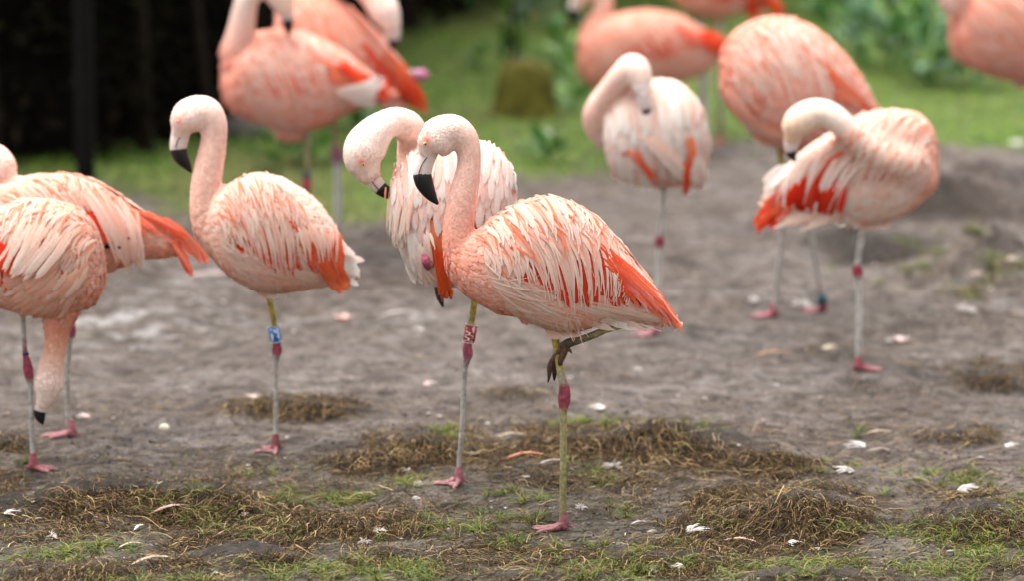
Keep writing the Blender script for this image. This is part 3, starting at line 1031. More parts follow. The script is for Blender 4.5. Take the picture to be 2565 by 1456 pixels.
# matted dead grass over the mounds: x, y, half width, half height (px), strands
MATS = [
    (1080, 1115, 170, 45, 2300), (920, 1170, 120, 26, 900), (1560, 1090, 270, 38, 3000), (1800, 1120, 180, 48, 2200), (1980, 1175, 120, 26, 800),
    (1350, 1130, 120, 26, 500), (300, 1245, 320, 48, 3800), (560, 1290, 180, 40, 2100), (120, 1330, 160, 36, 900), (870, 1320, 190, 30, 1900),
    (600, 1390, 190, 52, 2300), (950, 1400, 75, 26, 900), (1960, 1270, 240, 44, 3000), (1880, 1345, 260, 50, 2600), (1700, 1405, 240, 46, 1800),
    (2460, 1300, 130, 66, 2600), (2390, 1090, 110, 22, 800), (740, 1025, 170, 30, 1200), (2480, 930, 120, 26, 800), (2100, 885, 110, 14, 400),
    (1310, 992, 90, 14, 300), (15, 1115, 50, 22, 300), (2250, 915, 60, 12, 150), (300, 1440, 300, 30, 1300), (1250, 1420, 300, 40, 1500),
    (2250, 1430, 300, 40, 1100), (2400, 690, 170, 50, 500), (60, 1200, 80, 20, 200), (1350, 1170, 480, 50, 2600), (1750, 1230, 480, 60, 2200), (500, 1270, 560, 70, 2600), (1300, 1330, 500, 60, 1500), (2300, 1200, 260, 50, 900), (800, 1180, 300, 30, 500), (2300, 1300, 300, 60, 1600), (2350, 960, 260, 30, 500), (1250, 1085, 200, 20, 500)]
mx_, my_, na_ = [], [], []
for (x, y, sx, sy, n) in MATS:
    r = np.sqrt(RNG.random(n)) * 1.08; a = RNG.random(n) * 2 * PI
    mx_.append(x + sx * r * np.cos(a)); my_.append(y + sy * r * np.sin(a))
px_ = np.concatenate(mx_); py_ = np.concatenate(my_)
gx, gy, gz = hit(px_, py_)
keep = vnoise(gx * 4, gy * 3.2, 31) + .9 * vnoise(gx * 14, gy * 9, 33) + .2 * RNG.normal(0, 1, len(gx)) > -.14
P0 = np.stack([gx, gy], 1)[keep]
n = len(P0)
head = 1.1 * vnoise(P0[:, 0] * 2.6, P0[:, 1] * 2.4, 32) * PI + .25 + RNG.normal(0, .55, n) + PI * (RNG.random(n) < .5)
ln = .025 + .10 * RNG.random(n) ** 2
o = strands('dead_grass', P0, head, ln, .0011 + .0017 * RNG.random(n) ** 2, pick(STRAW, n, .3), 6, .46, rise=.02 * RNG.random(n) ** 3, lift=.006, mat=M_STRAW)
tagstuff(o, 'matted brown dead grass and roots covering the low mud mounds', 'dead grass')
# short stubble standing on the mats
sel = RNG.random(n) < .35
P1 = P0[sel] + RNG.normal(0, .01, (sel.sum(), 2)); n1 = len(P1)
o = strands('grass_stubble', P1, RNG.random(n1) * 2 * PI, .012 + .03 * RNG.random(n1) ** 2, .0012 + .0012 * RNG.random(n1), pick(STRAW, n1), 3, .35, mat=M_STRAW, stand=.2 + 1.1 * RNG.random(n1))
tagstuff(o, 'short brown grass stubble sticking up from the matted mounds', 'dead grass')
# loose straws and root bits on the bare mud
n2 = 11000
xx = RNG.random(n2) * 2700 - 70; yy = 1480 - 470 * RNG.random(n2) ** 1.3
gx, gy, gz = hit(xx, yy)
o = strands('loose_straw', np.stack([gx, gy], 1), RNG.random(n2) * .9 - .1 + PI * (RNG.random(n2) < .5), .015 + .07 * RNG.random(n2) ** 2, .0011 + .0012 * RNG.random(n2), pick(STRAW, n2), 5, .35, lift=.003, mat=M_STRAW)
tagstuff(o, 'loose straws and root threads scattered over the bare mud', 'straw')
# crumbs of mud
nc = 16000
xx = RNG.random(nc) * 2700 - 70; yy = 1480 - 950 * RNG.random(nc) ** 1.35
gx, gy, gz = hit(xx, yy)
r = .0014 + .0050 * RNG.random(nc) ** 3.5
o6 = np.array([[1, 0, 0], [0, 1, 0], [-1, 0, 0], [0, -1, 0], [0, 0, .8], [0, 0, -.6]], float)
V = np.stack([gx, gy, gz], 1)[:, None, :] + o6[None] * r[:, None, None] * (.6 + .8 * RNG.random((nc, 6, 1)))
f8 = np.array([[0, 1, 4], [1, 2, 4], [2, 3, 4], [3, 0, 4], [1, 0, 5], [2, 1, 5], [3, 2, 5], [0, 3, 5]])
Fc = (np.arange(nc)[:, None, None] * 6 + f8[None]).reshape(-1, 3)
o = mesh_np('mud_crumbs', V.reshape(-1, 3), Fc, M_STRAW, None, None, np.repeat(pick([S((84, 70, 58)), S((110, 96, 84)), S((56, 44, 36)), S((48, 38, 30)), S((136, 126, 116))], nc), 6, 0))
tagstuff(o, 'small brown crumbs of mud strewn over the ground', 'mud crumbs')

# green tufts near the camera: x, y, half width, half height, blades
TUFTS = [
    (440, 1262, 60, 26, 330), (1110, 1090, 50, 14, 130), (1420, 1062, 50, 8, 90), (1540, 1068, 50, 12, 90), (1700, 1085, 90, 14, 120), (1480, 1195, 110, 20, 130),
    (1310, 1250, 60, 14, 120), (870, 1255, 60, 12, 190), (740, 1265, 60, 20, 190), (1010, 1215, 50, 12, 90), (700, 1185, 40, 10, 40), (640, 1330, 110, 22, 260),
    (230, 1385, 90, 22, 260), (120, 1400, 80, 14, 90), (760, 1440, 120, 18, 260), (1000, 1430, 110, 28, 420), (1100, 1330, 80, 20, 130), (1180, 1330, 60, 16, 110),
    (1290, 1360, 40, 14, 60), (1400, 1375, 140, 18, 130), (1760, 1370, 60, 14, 120), (1600, 1420, 120, 30, 380), (1480, 1440, 120, 18, 200), (1900, 1430, 120, 22, 360),
    (2080, 1420, 90, 18, 330), (2150, 1335, 80, 10, 160), (2380, 1340, 90, 22, 330), (2480, 1370, 90, 24, 330), (2400, 1430, 170, 22, 420), (2330, 1200, 120, 18, 130),
    (2440, 1210, 60, 12, 80), (1560, 1285, 80, 14, 60), (2060, 1180, 60, 10, 60), (1960, 1245, 60, 12, 50), (2530, 1290, 50, 30, 160), (1250, 1290, 50, 20, 70),
    (60, 1160, 40, 8, 30), (500, 1300, 100, 20, 140), (1770, 1320, 40, 8, 50), (2180, 1090, 40, 8, 20), (2360, 660, 120, 36, 600), (2500, 640, 60, 30, 200), (330, 1460, 200, 16, 200), (1340, 1310, 40, 8, 50)]
bx, by, bl = [], [], []
for (x, y, sx, sy, n) in TUFTS:
    n = int(n * 1.7)
    k = max(2, n // 22)
    cx = x + sx * RNG.normal(0, .7, k); cy = y + sy * RNG.normal(0, .7, k)
    j = RNG.integers(0, k, n)
    bx.append(cx[j] + RNG.normal(0, 5, n)); by.append(cy[j] + RNG.normal(0, 2.0, n)); bl.append(np.full(n, 1.0))
n3 = 3200
bx.append(RNG.random(n3) * 2700 - 70); by.append(1475 - 330 * RNG.random(n3) ** 1.7); bl.append(np.full(n3, .7))
bx = np.concatenate(bx); by = np.concatenate(by); bl = np.concatenate(bl)
gx, gy, gz = hit(bx, by)
n = len(gx)
o = strands('grass_tufts', np.stack([gx, gy], 1), RNG.random(n) * 2 * PI, bl * (.018 + .045 * RNG.random(n)), .0015 + .0019 * RNG.random(n), pick(GREEN, n, .15), 5, .28, mat=M_GRASS, stand=.25 + 1.0 * RNG.random(n))
tagstuff(o, 'sparse tufts of short green grass growing through the mud', 'grass')

# the lawn behind
nl = 90000
ly = 14.0 + 12 * RNG.random(nl) ** .9; lx = (RNG.random(nl) * 2 - 1) * .165 * ly
ok = (ly - border_y(lx) + .8 * vnoise(lx * 2.2, ly * 1.6, 21) + .5 * vnoise(lx * 8, ly * 5, 22) + .25 * RNG.normal(0, 1, nl) > .05) & (vnoise(lx * 1.7, ly * 1.1, 41) + .3 * RNG.random(nl) > -.22)
lx, ly = lx[ok], ly[ok]; nl = len(lx)
LG = [S((104, 142, 42)), S((90, 128, 38)), S((122, 152, 56)), S((78, 114, 38)), S((138, 146, 74))]
kc = pick(LG, nl, .16) * 1.05
dry = sst(.0, .35, vnoise(lx * .9, ly * .6, 42) + .25 * vnoise(lx * 4, ly * 3, 43))[:, None]
kc = kc * (1 - dry * .65) + np.array(S((146, 136, 92)))[None] * dry * .65
o = strands('lawn', np.stack([lx, ly], 1), RNG.random(nl) * 2 * PI, .025 + .05 * RNG.random(nl), .004 + .004 * RNG.random(nl), kc, 3, .35, mat=M_GRASS, stand=.4 + .9 * RNG.random(nl))
tagstuff(o, 'green lawn spreading behind the muddy ground', 'grass')

# ------------------------------------------------------------------ dark hedge and its post, at the back left
HX0, HY0, HX1, HY1 = -6.0, 15.7, .55, 22.4


def tagt(o, label, cat, group=None):
    o['label'] = label; o['category'] = cat
    if group: o['group'] = group
    return o


def empty(name, loc):
    o = bpy.data.objects.new(name, None); COL.objects.link(o); o.location = loc; o.empty_display_size = .2
    return o


def leaf_cloud(name, C, size, cols, parent, mat=M_LEAF, origin=None):
    n = len(C)
    A = RNG.normal(0, 1, (n, 3)); A /= np.linalg.norm(A, axis=1)[:, None]
    B = np.cross(A, RNG.normal(0, 1, (n, 3))); B /= np.linalg.norm(B, axis=1)[:, None]
    L = size * (.6 + .8 * RNG.random((n, 1)))
    V = np.stack([C - A * L, C + B * L * .4, C + A * L, C - B * L * .4], 1).reshape(-1, 3)
    Q = np.arange(n)[:, None] * 4 + np.array([[0, 1, 2, 3]])
    o = mesh_np(name, V, Q, mat, parent, origin, np.repeat(cols, 4, 0), smooth=False)
    o['kind'] = 'stuff'
    return o


HLINE = np.array([(-7.0, 16.2), (-1.75, 16.75), (-1.28, 17.6), (-1.12, 19.0), (-.62, 21.8), (-.12, 23.6), (.25, 25.4)])


def hedge():
    e = empty('hedge', (-2.5, 17.5, 0))
    tagt(e, 'tall dark evergreen hedge in deep shade at the back left', 'hedge')
    seg = np.hypot(*np.diff(HLINE, axis=0).T); cum = np.concatenate([[0], np.cumsum(seg)]); Lh = cum[-1]

    def at_u(u, dep):      # dep: distance behind the front of the hedge
        u = np.asarray(u, float)
        x = np.interp(u, cum, HLINE[:, 0]); y = np.interp(u, cum, HLINE[:, 1])
        x2 = np.interp(u + .4, cum, HLINE[:, 0]); y2 = np.interp(u + .4, cum, HLINE[:, 1]); x1 = np.interp(u - .4, cum, HLINE[:, 0]); y1 = np.interp(u - .4, cum, HLINE[:, 1])
        tx, ty = x2 - x1, y2 - y1; l = np.hypot(tx, ty) + 1e-9
        return x - ty / l * dep, y + tx / l * dep
    V, Q = [], []
    N1, N2 = 80, 14
    for i in range(N1 + 1):
        for j in range(N2 + 1):
            u = i / N1 * Lh; z = j / N2 * 4.2 - .05
            x, y = at_u(u, .35 + .2 * vnoise(np.array([u * 1.5]), np.array([z * 1.5]), 51)[0])
            V.append([float(x), float(y), z])
    for i in range(N1):
        for j in range(N2):
            a = i * (N2 + 1) + j
            Q.append([a, a + N2 + 1, a + N2 + 2, a + 1])
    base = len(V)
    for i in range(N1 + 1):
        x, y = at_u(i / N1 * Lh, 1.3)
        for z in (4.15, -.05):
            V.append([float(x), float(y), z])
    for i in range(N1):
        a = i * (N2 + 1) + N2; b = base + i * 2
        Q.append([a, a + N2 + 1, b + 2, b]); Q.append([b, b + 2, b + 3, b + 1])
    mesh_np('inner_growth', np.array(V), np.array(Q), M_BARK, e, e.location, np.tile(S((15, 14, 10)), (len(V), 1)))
    n = 46000
    u = RNG.random(n) * Lh; z = RNG.random(n) ** .85 * 4.2
    dep = .28 + .25 * vnoise(u * 1.5, z * 1.5, 51) - .28 * RNG.random(n) ** 1.5 + .3 * vnoise(u * 4, z * 4, 52)
    x, y = at_u(u, dep)
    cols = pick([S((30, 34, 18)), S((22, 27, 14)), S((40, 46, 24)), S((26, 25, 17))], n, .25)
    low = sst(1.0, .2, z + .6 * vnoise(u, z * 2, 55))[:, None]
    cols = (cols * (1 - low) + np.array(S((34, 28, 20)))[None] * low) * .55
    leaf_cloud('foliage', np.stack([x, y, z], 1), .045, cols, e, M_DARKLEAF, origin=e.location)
    for k in range(26):
        u = (k + RNG.random()) / 26 * Lh
        a, c = [float(v) for v in at_u(u, .08)]
        C = crom([[a, c, -.05], [a + .05 * RNG.normal(), c, .8], [a + .1 * RNG.normal(), c + .1, 1.9], [a + .15 * RNG.normal(), c + .25, 3.0]], 3)
        V, Q, T, _ = tube_mesh(C, np.linspace(.035, .012, len(C)), 1, 8)
        mesh_np('stem', V, [Q, T], M_BARK, e, e.location, np.tile(S((34, 28, 22)), (len(V), 1)))


hedge()


def prism(x, y, z0, z1, w, d_, bev=.008, sides=None):
    V, Q = [], []
    ring = []
    for sx, sy in ((-1, -1), (1, -1), (1, 1), (-1, 1)):
        ring += ([(sx * (w - bev), sy * d_), (sx * w, sy * (d_ - bev))] if sx * sy < 0 else [(sx * w, sy * (d_ - bev)), (sx * (w - bev), sy * d_)])
    n = len(ring)
    for z, s in ((z0, 1), (z1 - bev, 1), (z1, .88)):
        for a, b in ring:
            V.append([x + a * s, y + b * s, z])
    for k in range(2):
        for i in range(n):
            Q.append([k * n + i, k * n + (i + 1) % n, (k + 1) * n + (i + 1) % n, (k + 1) * n + i])
    V.append([x, y, z1])
    T = [[2 * n + i, 2 * n + (i + 1) % n, 3 * n] for i in range(n)]
    return np.array(V), np.array(Q), np.array(T)


def post(px, Yp, w, label):
    p = at(px, 300, Yp)
    z = float(ground(p.x, p.y))
    V, Q, T = prism(p.x, p.y, z - .1, 2.6, w, w)
    e = empty('post', (p.x, p.y, z))
    tagt(e, label, 'post')
    mesh_np('upright', V, [Q, T], M_BARK, e, e.location, np.tile(S((16, 15, 14)), (len(V), 1)), smooth=False)
    V, Q, T = prism(p.x, p.y, 2.6, 2.63, w + .02, w + .02)
    mesh_np('cap', V, [Q, T], M_BARK, e, e.location, np.tile(S((26, 24, 22)), (len(V), 1)), smooth=False)


post(212, 16.0, .036, 'black upright post standing in front of the dark hedge')


# ------------------------------------------------------------------ weeds, stump, sapling
def leaf_mesh(name, L, W, cup=.25, mat=M_LEAF, col=(0.1, 0.2, .05)):
    ts = [0, .18, .42, .68, .88, 1]; ws = [.04, .55, 1, .85, .45, .02]
    V = []
    for t, w in zip(ts, ws):
        z = .35 * L * math.sin(t * PI * .75) * .5
        V += [[-w * W / 2, t * L, z + cup * W * w * .4], [0, t * L, z], [w * W / 2, t * L, z + cup * W * w * .4]]
    Q = []
    for i in range(5):
        Q += [[i * 3, i * 3 + 1, i * 3 + 4, i * 3 + 3], [i * 3 + 1, i * 3 + 2, i * 3 + 5, i * 3 + 4]]
    o = mesh_np(name, np.array(V), np.array(Q), mat, None, None, np.tile(col, (len(V), 1)))
    me = o.data
    bpy.data.objects.remove(o)
    return me


def leafs(col):
    return leaf_mesh('leaf', 1.0, .42, col=col)


LEAF_D = leafs(S((52, 88, 40))); LEAF_M = leafs(S((74, 118, 52))); LEAF_L = leafs(S((124, 156, 92))); LEAF_B = leafs(S((108, 142, 112))); LEAF_Y = leafs(S((108, 146, 44)))


def weed(px, py, label, h=.25, spread=.14, n=16, L=.12, kinds=(LEAF_M,), name='weed', group='weeds growing in the lawn', Y=None, z=None):
    if Y is None:
        x, y, zz = [float(v) for v in hit(px, py)]
    else:
        p = at(px, py, Y); x, y = p.x, p.y; zz = float(ground(x, y))
    e = empty(name, (x, y, zz))
    tagt(e, label, 'plant', group)
    for k in range(n):
        a = k * 2.4 + RNG.normal(0, .3); u = (k + .5) / n
        hh = h * u * (.7 + .5 * RNG.random()); rr = spread * (1 - .55 * u) * (.3 + .8 * RNG.random())
        o = bpy.data.objects.new('leaf', kinds[k % len(kinds)] if RNG.random() < .7 else kinds[0])
        COL.objects.link(o); o.parent = e
        s_ = L * (.7 + .6 * RNG.random())
        o.scale = (s_, s_, s_)
        o.location = (math.cos(a) * rr * .5, math.sin(a) * rr * .5, hh * .9 + .01)
        o.rotation_euler = (RNG.normal(.55 * (.3 + u), .25), RNG.normal(0, .2), a - PI / 2)
    V, Q, T, _ = tube_mesh(np.array([[0, 0, -.02], [.005, 0, h * .5], [0.01, 0.005, h]]), [.008, .006, .003], 1, 6)
    mesh_np('stem', V, [Q, T], M_LEAF, e, None, np.tile(S((92, 116, 60)), (len(V), 1)))
    return e


# beside the back left pair's legs
weed(770, 415, 'broad leaved dark green dock plant between the back left flamingos legs', .34, .20, 26, .15, (LEAF_M, LEAF_B, LEAF_D))
weed(890, 335, 'green leafy weed just right of the back left flamingos leg', .24, .16, 18, .13, (LEAF_M, LEAF_Y, LEAF_D))
weed(700, 420, 'low dark weed left of the dock plant under the back left flamingos', .16, .15, 14, .11, (LEAF_D, LEAF_M))
# around the stump
weed(1425, 225, 'bright green leafy weed against the right side of the stump', .24, .16, 22, .12, (LEAF_Y, LEAF_M, LEAF_L))
weed(1440, 285, 'pale green weed at the stump foot near the middle flamingos neck', .13, .15, 18, .11, (LEAF_L, LEAF_B, LEAF_M))
weed(1400, 175, 'upright dark weed rising behind the stump on its right', .26, .14, 20, .12, (LEAF_D, LEAF_M))
weed(1475, 190, 'leafy green clump between the stump and the grazing pink flamingo', .20, .14, 18, .11, (LEAF_M, LEAF_Y))
weed(1200, 180, 'small green weed on the slope left of the stump', .12, .14, 12, .1, (LEAF_M, LEAF_D))
weed(1650, 330 - 70, 'small green weed behind the middle flamingos head', .08, .10, 10, .08, (LEAF_M,))
weed(1370, 408, 'low dark green weed at the lawn edge left of the middle flamingo', .06, .16, 16, .10, (LEAF_D, LEAF_M))
# undergrowth at the top right
LBL = ['leafy undergrowth plant at the back, just right of the fluffed pink flamingos back', 'pale leaved undergrowth plant, second from the left of the back row',
       'tall dark undergrowth plant near the middle of the back row', 'yellow green undergrowth plant under the top edge at the right back',
       'broad leaved undergrowth plant left of the top right flamingo', 'greyish green undergrowth plant behind the top right flamingos breast']
for k, (x, y, h, kinds) in enumerate([(2080, 130, .34, (LEAF_M, LEAF_D)), (2160, 165, .34, (LEAF_B, LEAF_L)), (2230, 190, .42, (LEAF_D, LEAF_M)), (2290, 170, .40, (LEAF_Y, LEAF_M)), (2340, 215, .36, (LEAF_M, LEAF_B)), (2420, 220, .34, (LEAF_B, LEAF_M))]):
    weed(x, y, LBL[k], h, .26, 34, .15, kinds, group='undergrowth at the back right')
LB2 = ['dense green plant at the very top beside the flamingos orange tail', 'dark leafy plant at the top edge above the fluffed flamingo', 'light green plant at the top edge right of centre', 'mid green plant at the top edge by the top right flamingos neck',
       'shady plant at the top edge left of the grazing flamingo', 'blue green broad leaved plant at the top edge above the stump', 'ragged dark plant at the top edge left of the sapling', 'bushy plant at the far top right corner', 'leafy plant between the two top flamingos legs']
for k, (x, y, h, kinds) in enumerate([(2000, 40, .5, (LEAF_M, LEAF_D)), (2090, 50, .55, (LEAF_D, LEAF_M)), (2190, 70, .6, (LEAF_M, LEAF_L)), (2300, 80, .6, (LEAF_M, LEAF_D)), (1600, 20, .5, (LEAF_D, LEAF_M)), (1370, 70, .45, (LEAF_B, LEAF_D)), (1230, 40, .5, (LEAF_D, LEAF_M)), (2520, 120, .6, (LEAF_M, LEAF_D)), (1720, 60, .3, (LEAF_M, LEAF_Y))]):
    weed(x, y, LB2[k], h, .34, 34, .17, kinds, group='undergrowth at the back right')


def bank_wood():
    """the dim thicket behind the right-hand undergrowth"""
    e = empty('thicket', (2.2, 25.2, 0))
    tagt(e, 'dim thicket of dark stems and leaves behind the right hand undergrowth', 'thicket')
    for k in range(26):
        x = .6 + k * .17 + .1 * RNG.normal(); y = 24.6 + .4 * RNG.random()
        C = crom([[x, y, -.05], [x + .06 * RNG.normal(), y, .9], [x + .15 * RNG.normal(), y, 2.2]], 3)
        V, Q, T, _ = tube_mesh(C, np.linspace(.04, .015, len(C)), 1, 8)
        mesh_np('trunk', V, [Q, T], M_BARK, e, e.location, np.tile(S((58, 46, 34)), (len(V), 1)))
    n = 16000
    x = .3 + RNG.random(n) * 5; z = RNG.random(n) * 2.6; y = 24.6 + RNG.random(n) * 1.2 + .3 * vnoise(x * 2, z * 2, 71)
    keep = vnoise(x * 3, z * 3, 72) > -.2
    leaf_cloud('foliage', np.stack([x, y, z], 1)[keep], .06, pick([S((46, 62, 28)), S((36, 44, 22)), S((62, 80, 38)), S((50, 44, 28))], keep.sum(), .2), e, origin=e.location)
    V = np.array([[-.4, 26.3, -.1], [7, 26.3, -.1], [7, 26.3, 3], [-.4, 26.3, 3], [-.4, 26.9, -.1], [7, 26.9, -.1], [7, 26.9, 3], [-.4, 26.9, 3]])
    mesh_np('inner_growth', V, np.array([[0, 1, 2, 3], [5, 4, 7, 6], [3, 2, 6, 7], [1, 5, 6, 2], [4, 0, 3, 7]]), M_BARK, e, e.location, np.tile(S((28, 26, 16)), (8, 1)), smooth=False)


bank_wood()


def stump():
    x, y, z = [float(v) for v in hit(1315, 290)]
    e = empty('tree_stump', (x, y, z))
    tagt(e, 'squat mossy tree stump standing on the lawn behind the near flamingos', 'stump')
    n = 28; V = []; prof = [(-.04, 1.3), (.03, 1.12), (.09, 1.02), (.17, .94), (.225, .80), (.255, .55)]
    R = 72 * y / F
    for zz, rr in prof:
        for k in range(n):
            a = k / n * 2 * PI
            r = R * rr * (1 + .05 * math.sin(a * 5) + .04 * math.sin(a * 9 + 1))
            V.append([math.cos(a) * r, math.sin(a) * r, zz + (.01 * math.sin(a * 3) if zz > .1 else 0)])
    Q = [[p * n + k, p * n + (k + 1) % n, (p + 1) * n + (k + 1) % n, (p + 1) * n + k] for p in range(5) for k in range(n)]
    K = np.tile(S((88, 84, 34)), (len(V), 1)) * (1 + .25 * RNG.normal(0, 1, (len(V), 1))).clip(.5, 1.6)
    mesh_np('bark', np.array(V), np.array(Q), M_BARK, e, None, K)
    V = [[math.cos(k / n * 2 * PI) * R * .56, math.sin(k / n * 2 * PI) * R * .56, .252] for k in range(n)] + [[0, 0, .256]]
    mesh_np('cut_face', np.array(V), np.array([[k, (k + 1) % n, n] for k in range(n)]), M_BARK, e, None, np.tile(S((92, 84, 50)), (n + 1, 1)))
    # sapling rising behind it
    s0 = at(1285, 150, y + 1.2)
    zz = float(ground(s0.x, s0.y))
    e = empty('sapling', (s0.x, s0.y, zz))
    tagt(e, 'thin dark leafy sapling rising behind the mossy stump', 'sapling')
    C = crom([[0, 0, -.05], [.01, 0, .25], [-.02, 0, .6], [.03, .02, 1.1]], 3)
    V, Q, T, _ = tube_mesh(C, np.linspace(.018, .006, len(C)), 1, 8)
    mesh_np('trunk', V, [Q, T], M_BARK, e, None, np.tile(S((52, 44, 30)), (len(V), 1)))
    for k in range(60):
        a = k * 2.4; hh = .12 + .95 * k / 60
        o = bpy.data.objects.new('leaf', (LEAF_D, LEAF_D, LEAF_Y)[k % 3]); COL.objects.link(o); o.parent = e
        s_ = .10 + .06 * RNG.random(); o.scale = (s_, s_, s_)
        o.location = (math.cos(a) * .04, math.sin(a) * .04, hh); o.rotation_euler = (RNG.normal(.4, .3), 0, a)


stump()


def rock(px, py, w, h, label, col, name='rock', cat='rock'):
    x, y, z = [float(v) for v in hit(px, py)]
    s_ = y / F
    n1, n2 = 16, 9; V = []
    for i in range(n2 + 1):
        ph = i / n2 * PI
        for k in range(n1):
            a = k / n1 * 2 * PI
            r = 1 + .12 * math.sin(3 * a + ph * 2) + .06 * math.sin(7 * a)
            V.append([math.cos(a) * math.sin(ph) * w * s_ * r, math.sin(a) * math.sin(ph) * w * s_ * r * .8, math.cos(ph) * h * s_ + h * s_ * .5])
    Q = [[i * n1 + k, (i + 1) * n1 + k, (i + 1) * n1 + (k + 1) % n1, i * n1 + (k + 1) % n1] for i in range(n2) for k in range(n1)]
    o = mesh_np(name, np.array(V), np.array(Q), M_BARK if cat == 'rock' else M_BILL, None, None, np.tile(col, (len(V), 1)))
    o.location = (x, y, z - .1 * h * s_)
    tagt(o, label, cat)


rock(600, 345, 60, 42, 'grey boulder at the foot of the dark hedge behind the back left flamingos', S((92, 88, 82)))

# ------------------------------------------------------------------ the flamingos
YEL = S((164, 146, 70)); GRY = S((168, 162, 155)); LGR = S((192, 190, 182)); HOCK = S((146, 66, 80)); MUDC = S((92, 74, 60)); OLV = S((150, 142, 100)); FOOTC = S((136, 80, 84)); FRED = S((112, 48, 52))
GN = 'flock of flamingos standing on the mud'
REDSK = S((232, 120, 92))

# --- the sharp bird in front
b = Bird('sharpest front flamingo, head bowed, standing on one leg with its other foot folded', 'main', GN)
b.slices([(1128, 640, 668, 14), (1140, 610, 706, 40), (1160, 592, 732, 60), (1200, 572, 758, 80), (1240, 548, 780, 94), (1290, 516, 792, 104), (1340, 496, 810, 108), (1390, 494, 826, 106), (1440, 514, 830, 98), (1490, 550, 816, 86),
          (1540, 606, 806, 70), (1590, 664, 806, 50), (1635, 716, 812, 34), (1670, 766, 816, 20), (1690, 795, 818, 9)], (BREA, PINK, BELL))
b.limb([(1240, 690, 70), (1180, 662, 62), (1153, 615, 45), (1148, 572, 39), (1153, 530, 38), (1161, 485, 36.5), (1171, 440, 32.5), (1175, 405, 30), (1173, 370, 31), (1160, 340, 35), (1135, 325, 40), (1108, 334, 47), (1092, 350, 49), (1076, 362, 36), (1068, 378, 22)],
       (BREA, mix(BREA, NECK, .4), NECK, NECK, HEADC, HEADC))
b.limb([(1350, 770, 60, 40), (1375, 800, 34, 44), (1390, 826, 16, 44)], (BELL, BELL), flow=1)
b.build_body(.0055, 7, spots=((1068, 347, 13, S((226, 112, 88)), .95), (1064, 352, 8, S((232, 160, 136)), .6), (1058, 395, 14, S((236, 226, 220)), .5), (1105, 640, 60, S((238, 152, 122)), .5)))
b.plumage(15300, .0115, .030, .2)
b.head_parts([(1074, 380, 24), (1066, 402, 22.5), (1060, 424, 22.5), (1058, 440, 23), (1063, 458, 22), (1073, 478, 17.5), (1085, 496, 11), (1095, 508, 4.5)], 3, eye=(1066, 355), er=5.6,
             gape=[(1070, 392, 17), (1060, 404, 17), (1053, 420, 17), (1048, 438, 17), (1047, 452, 18)])
wing(b, None, 1.0, True)
b.leg([(1380, 800, 14, 40), (1387, 834, 11, 40), (1394, 871, 10, 38), (1401, 917, 10, 30), (1409, 955, 11, 20), (1414, 975, 13.5, 16), (1414, 1000, 16, 12), (1412, 1022, 12.5, 9), (1411.5, 1040, 9.5, 6), (1411, 1112, 8.8, 0), (1410.5, 1200, 8.6, 0), (1410, 1280, 9, 0), (1411, 1322, 10, 0)],
      (OLV, YEL, YEL, YEL, mix(YEL, GRY, .7), HOCK, HOCK, HOCK, OLV, OLV, OLV, mix(OLV, MUDC, .4), mix(FOOTC, MUDC, .3)), FOOTHIT['main'], 190, .093, FOOTC, spread=.38)
# folded leg: shank, ankle, closed muddy toes
fl = b.tube_obj('leg', [(1600, 800, 7, -20), (1583, 810, 7, -20), (1550, 816, 7.5, -20), (1518, 824, 8.6, -18), (1481, 841, 9.5, -10), (1451, 853, 10, 0), (1428, 861, 12, 10), (1413, 871, 12, 20)], (YEL, YEL, OLV, mix(OLV, MUDC, .5), MUDC, MUDC), M_LEG)
DK = S((104, 70, 62))
for pts in ([(1415, 872, 9, 22), (1400, 888, 7.5, 30), (1385, 908, 6.5, 34), (1378, 928, 7.5, 36), (1376, 950, 4.5, 36), (1373, 966, 1.6, 36)], [(1417, 872, 9, 30), (1408, 890, 8, 44), (1395, 914, 8, 48), (1390, 942, 7, 48), (1389, 962, 2.5, 48)],
            [(1418, 874, 9, 16), (1412, 892, 8.5, 20), (1404, 912, 7.5, 24), (1402, 930, 5, 26)]):
    b.tube_obj('toe', pts, (MUDC, DK, S((84, 62, 52)), S((46, 34, 28))), M_LEG, fl)
b.tube_obj('hind_toe', [(1420, 874, 6, 12), (1428, 882, 4, 12), (1432, 888, 1.5, 12)], (MUDC, MUDC), M_LEG, fl)

# --- blue banded bird on the left
b = Bird('pale flamingo with a blue lettered leg band, upright neck, left of centre', 'pzi', GN)
b.slices([(506, 540, 600, 16), (520, 500, 628, 40), (545, 474, 662, 62), (580, 456, 694, 80), (630, 436, 722, 92), (680, 438, 732, 94), (730, 458, 730, 88), (780, 492, 722, 74), (820, 538, 712, 56), (850, 590, 706, 38), (872, 640, 702, 22), (888, 670, 696, 10)], (PINK, PALE, mix(BELL, PINK, .4)))
b.limb([(580, 600, 66), (545, 590, 50), (519, 545, 41), (514, 500, 39), (516, 460, 38.5), (523, 420, 37), (531, 380, 35), (536, 345, 33), (535, 312, 35), (520, 285, 40), (498, 280, 43), (475, 292, 46), (460, 310, 38), (452, 328, 24)], (PINK, mix(PINK, NECK, .5), NECK, NECK, HEADC, HEADC))
b.build_body(.006, 7, spots=((450, 297, 12, REDSK, .7),))
b.plumage(8500, .012, .034, .2)
b.head_parts([(455, 322, 25), (450, 345, 23), (447, 362, 22), (447, 376, 21), (453, 392, 19), (464, 408, 14), (473, 421, 8), (479, 430, 3)], 3, eye=(449, 298), closed=True, er=4, gape=[(456, 335, 17), (446, 350, 17), (441, 366, 17)])
wing(b, ((552, 520), (650, 436), (872, 728), (665, 735)), .95, True, dict(base=mix(SALM, PINK, .4)))
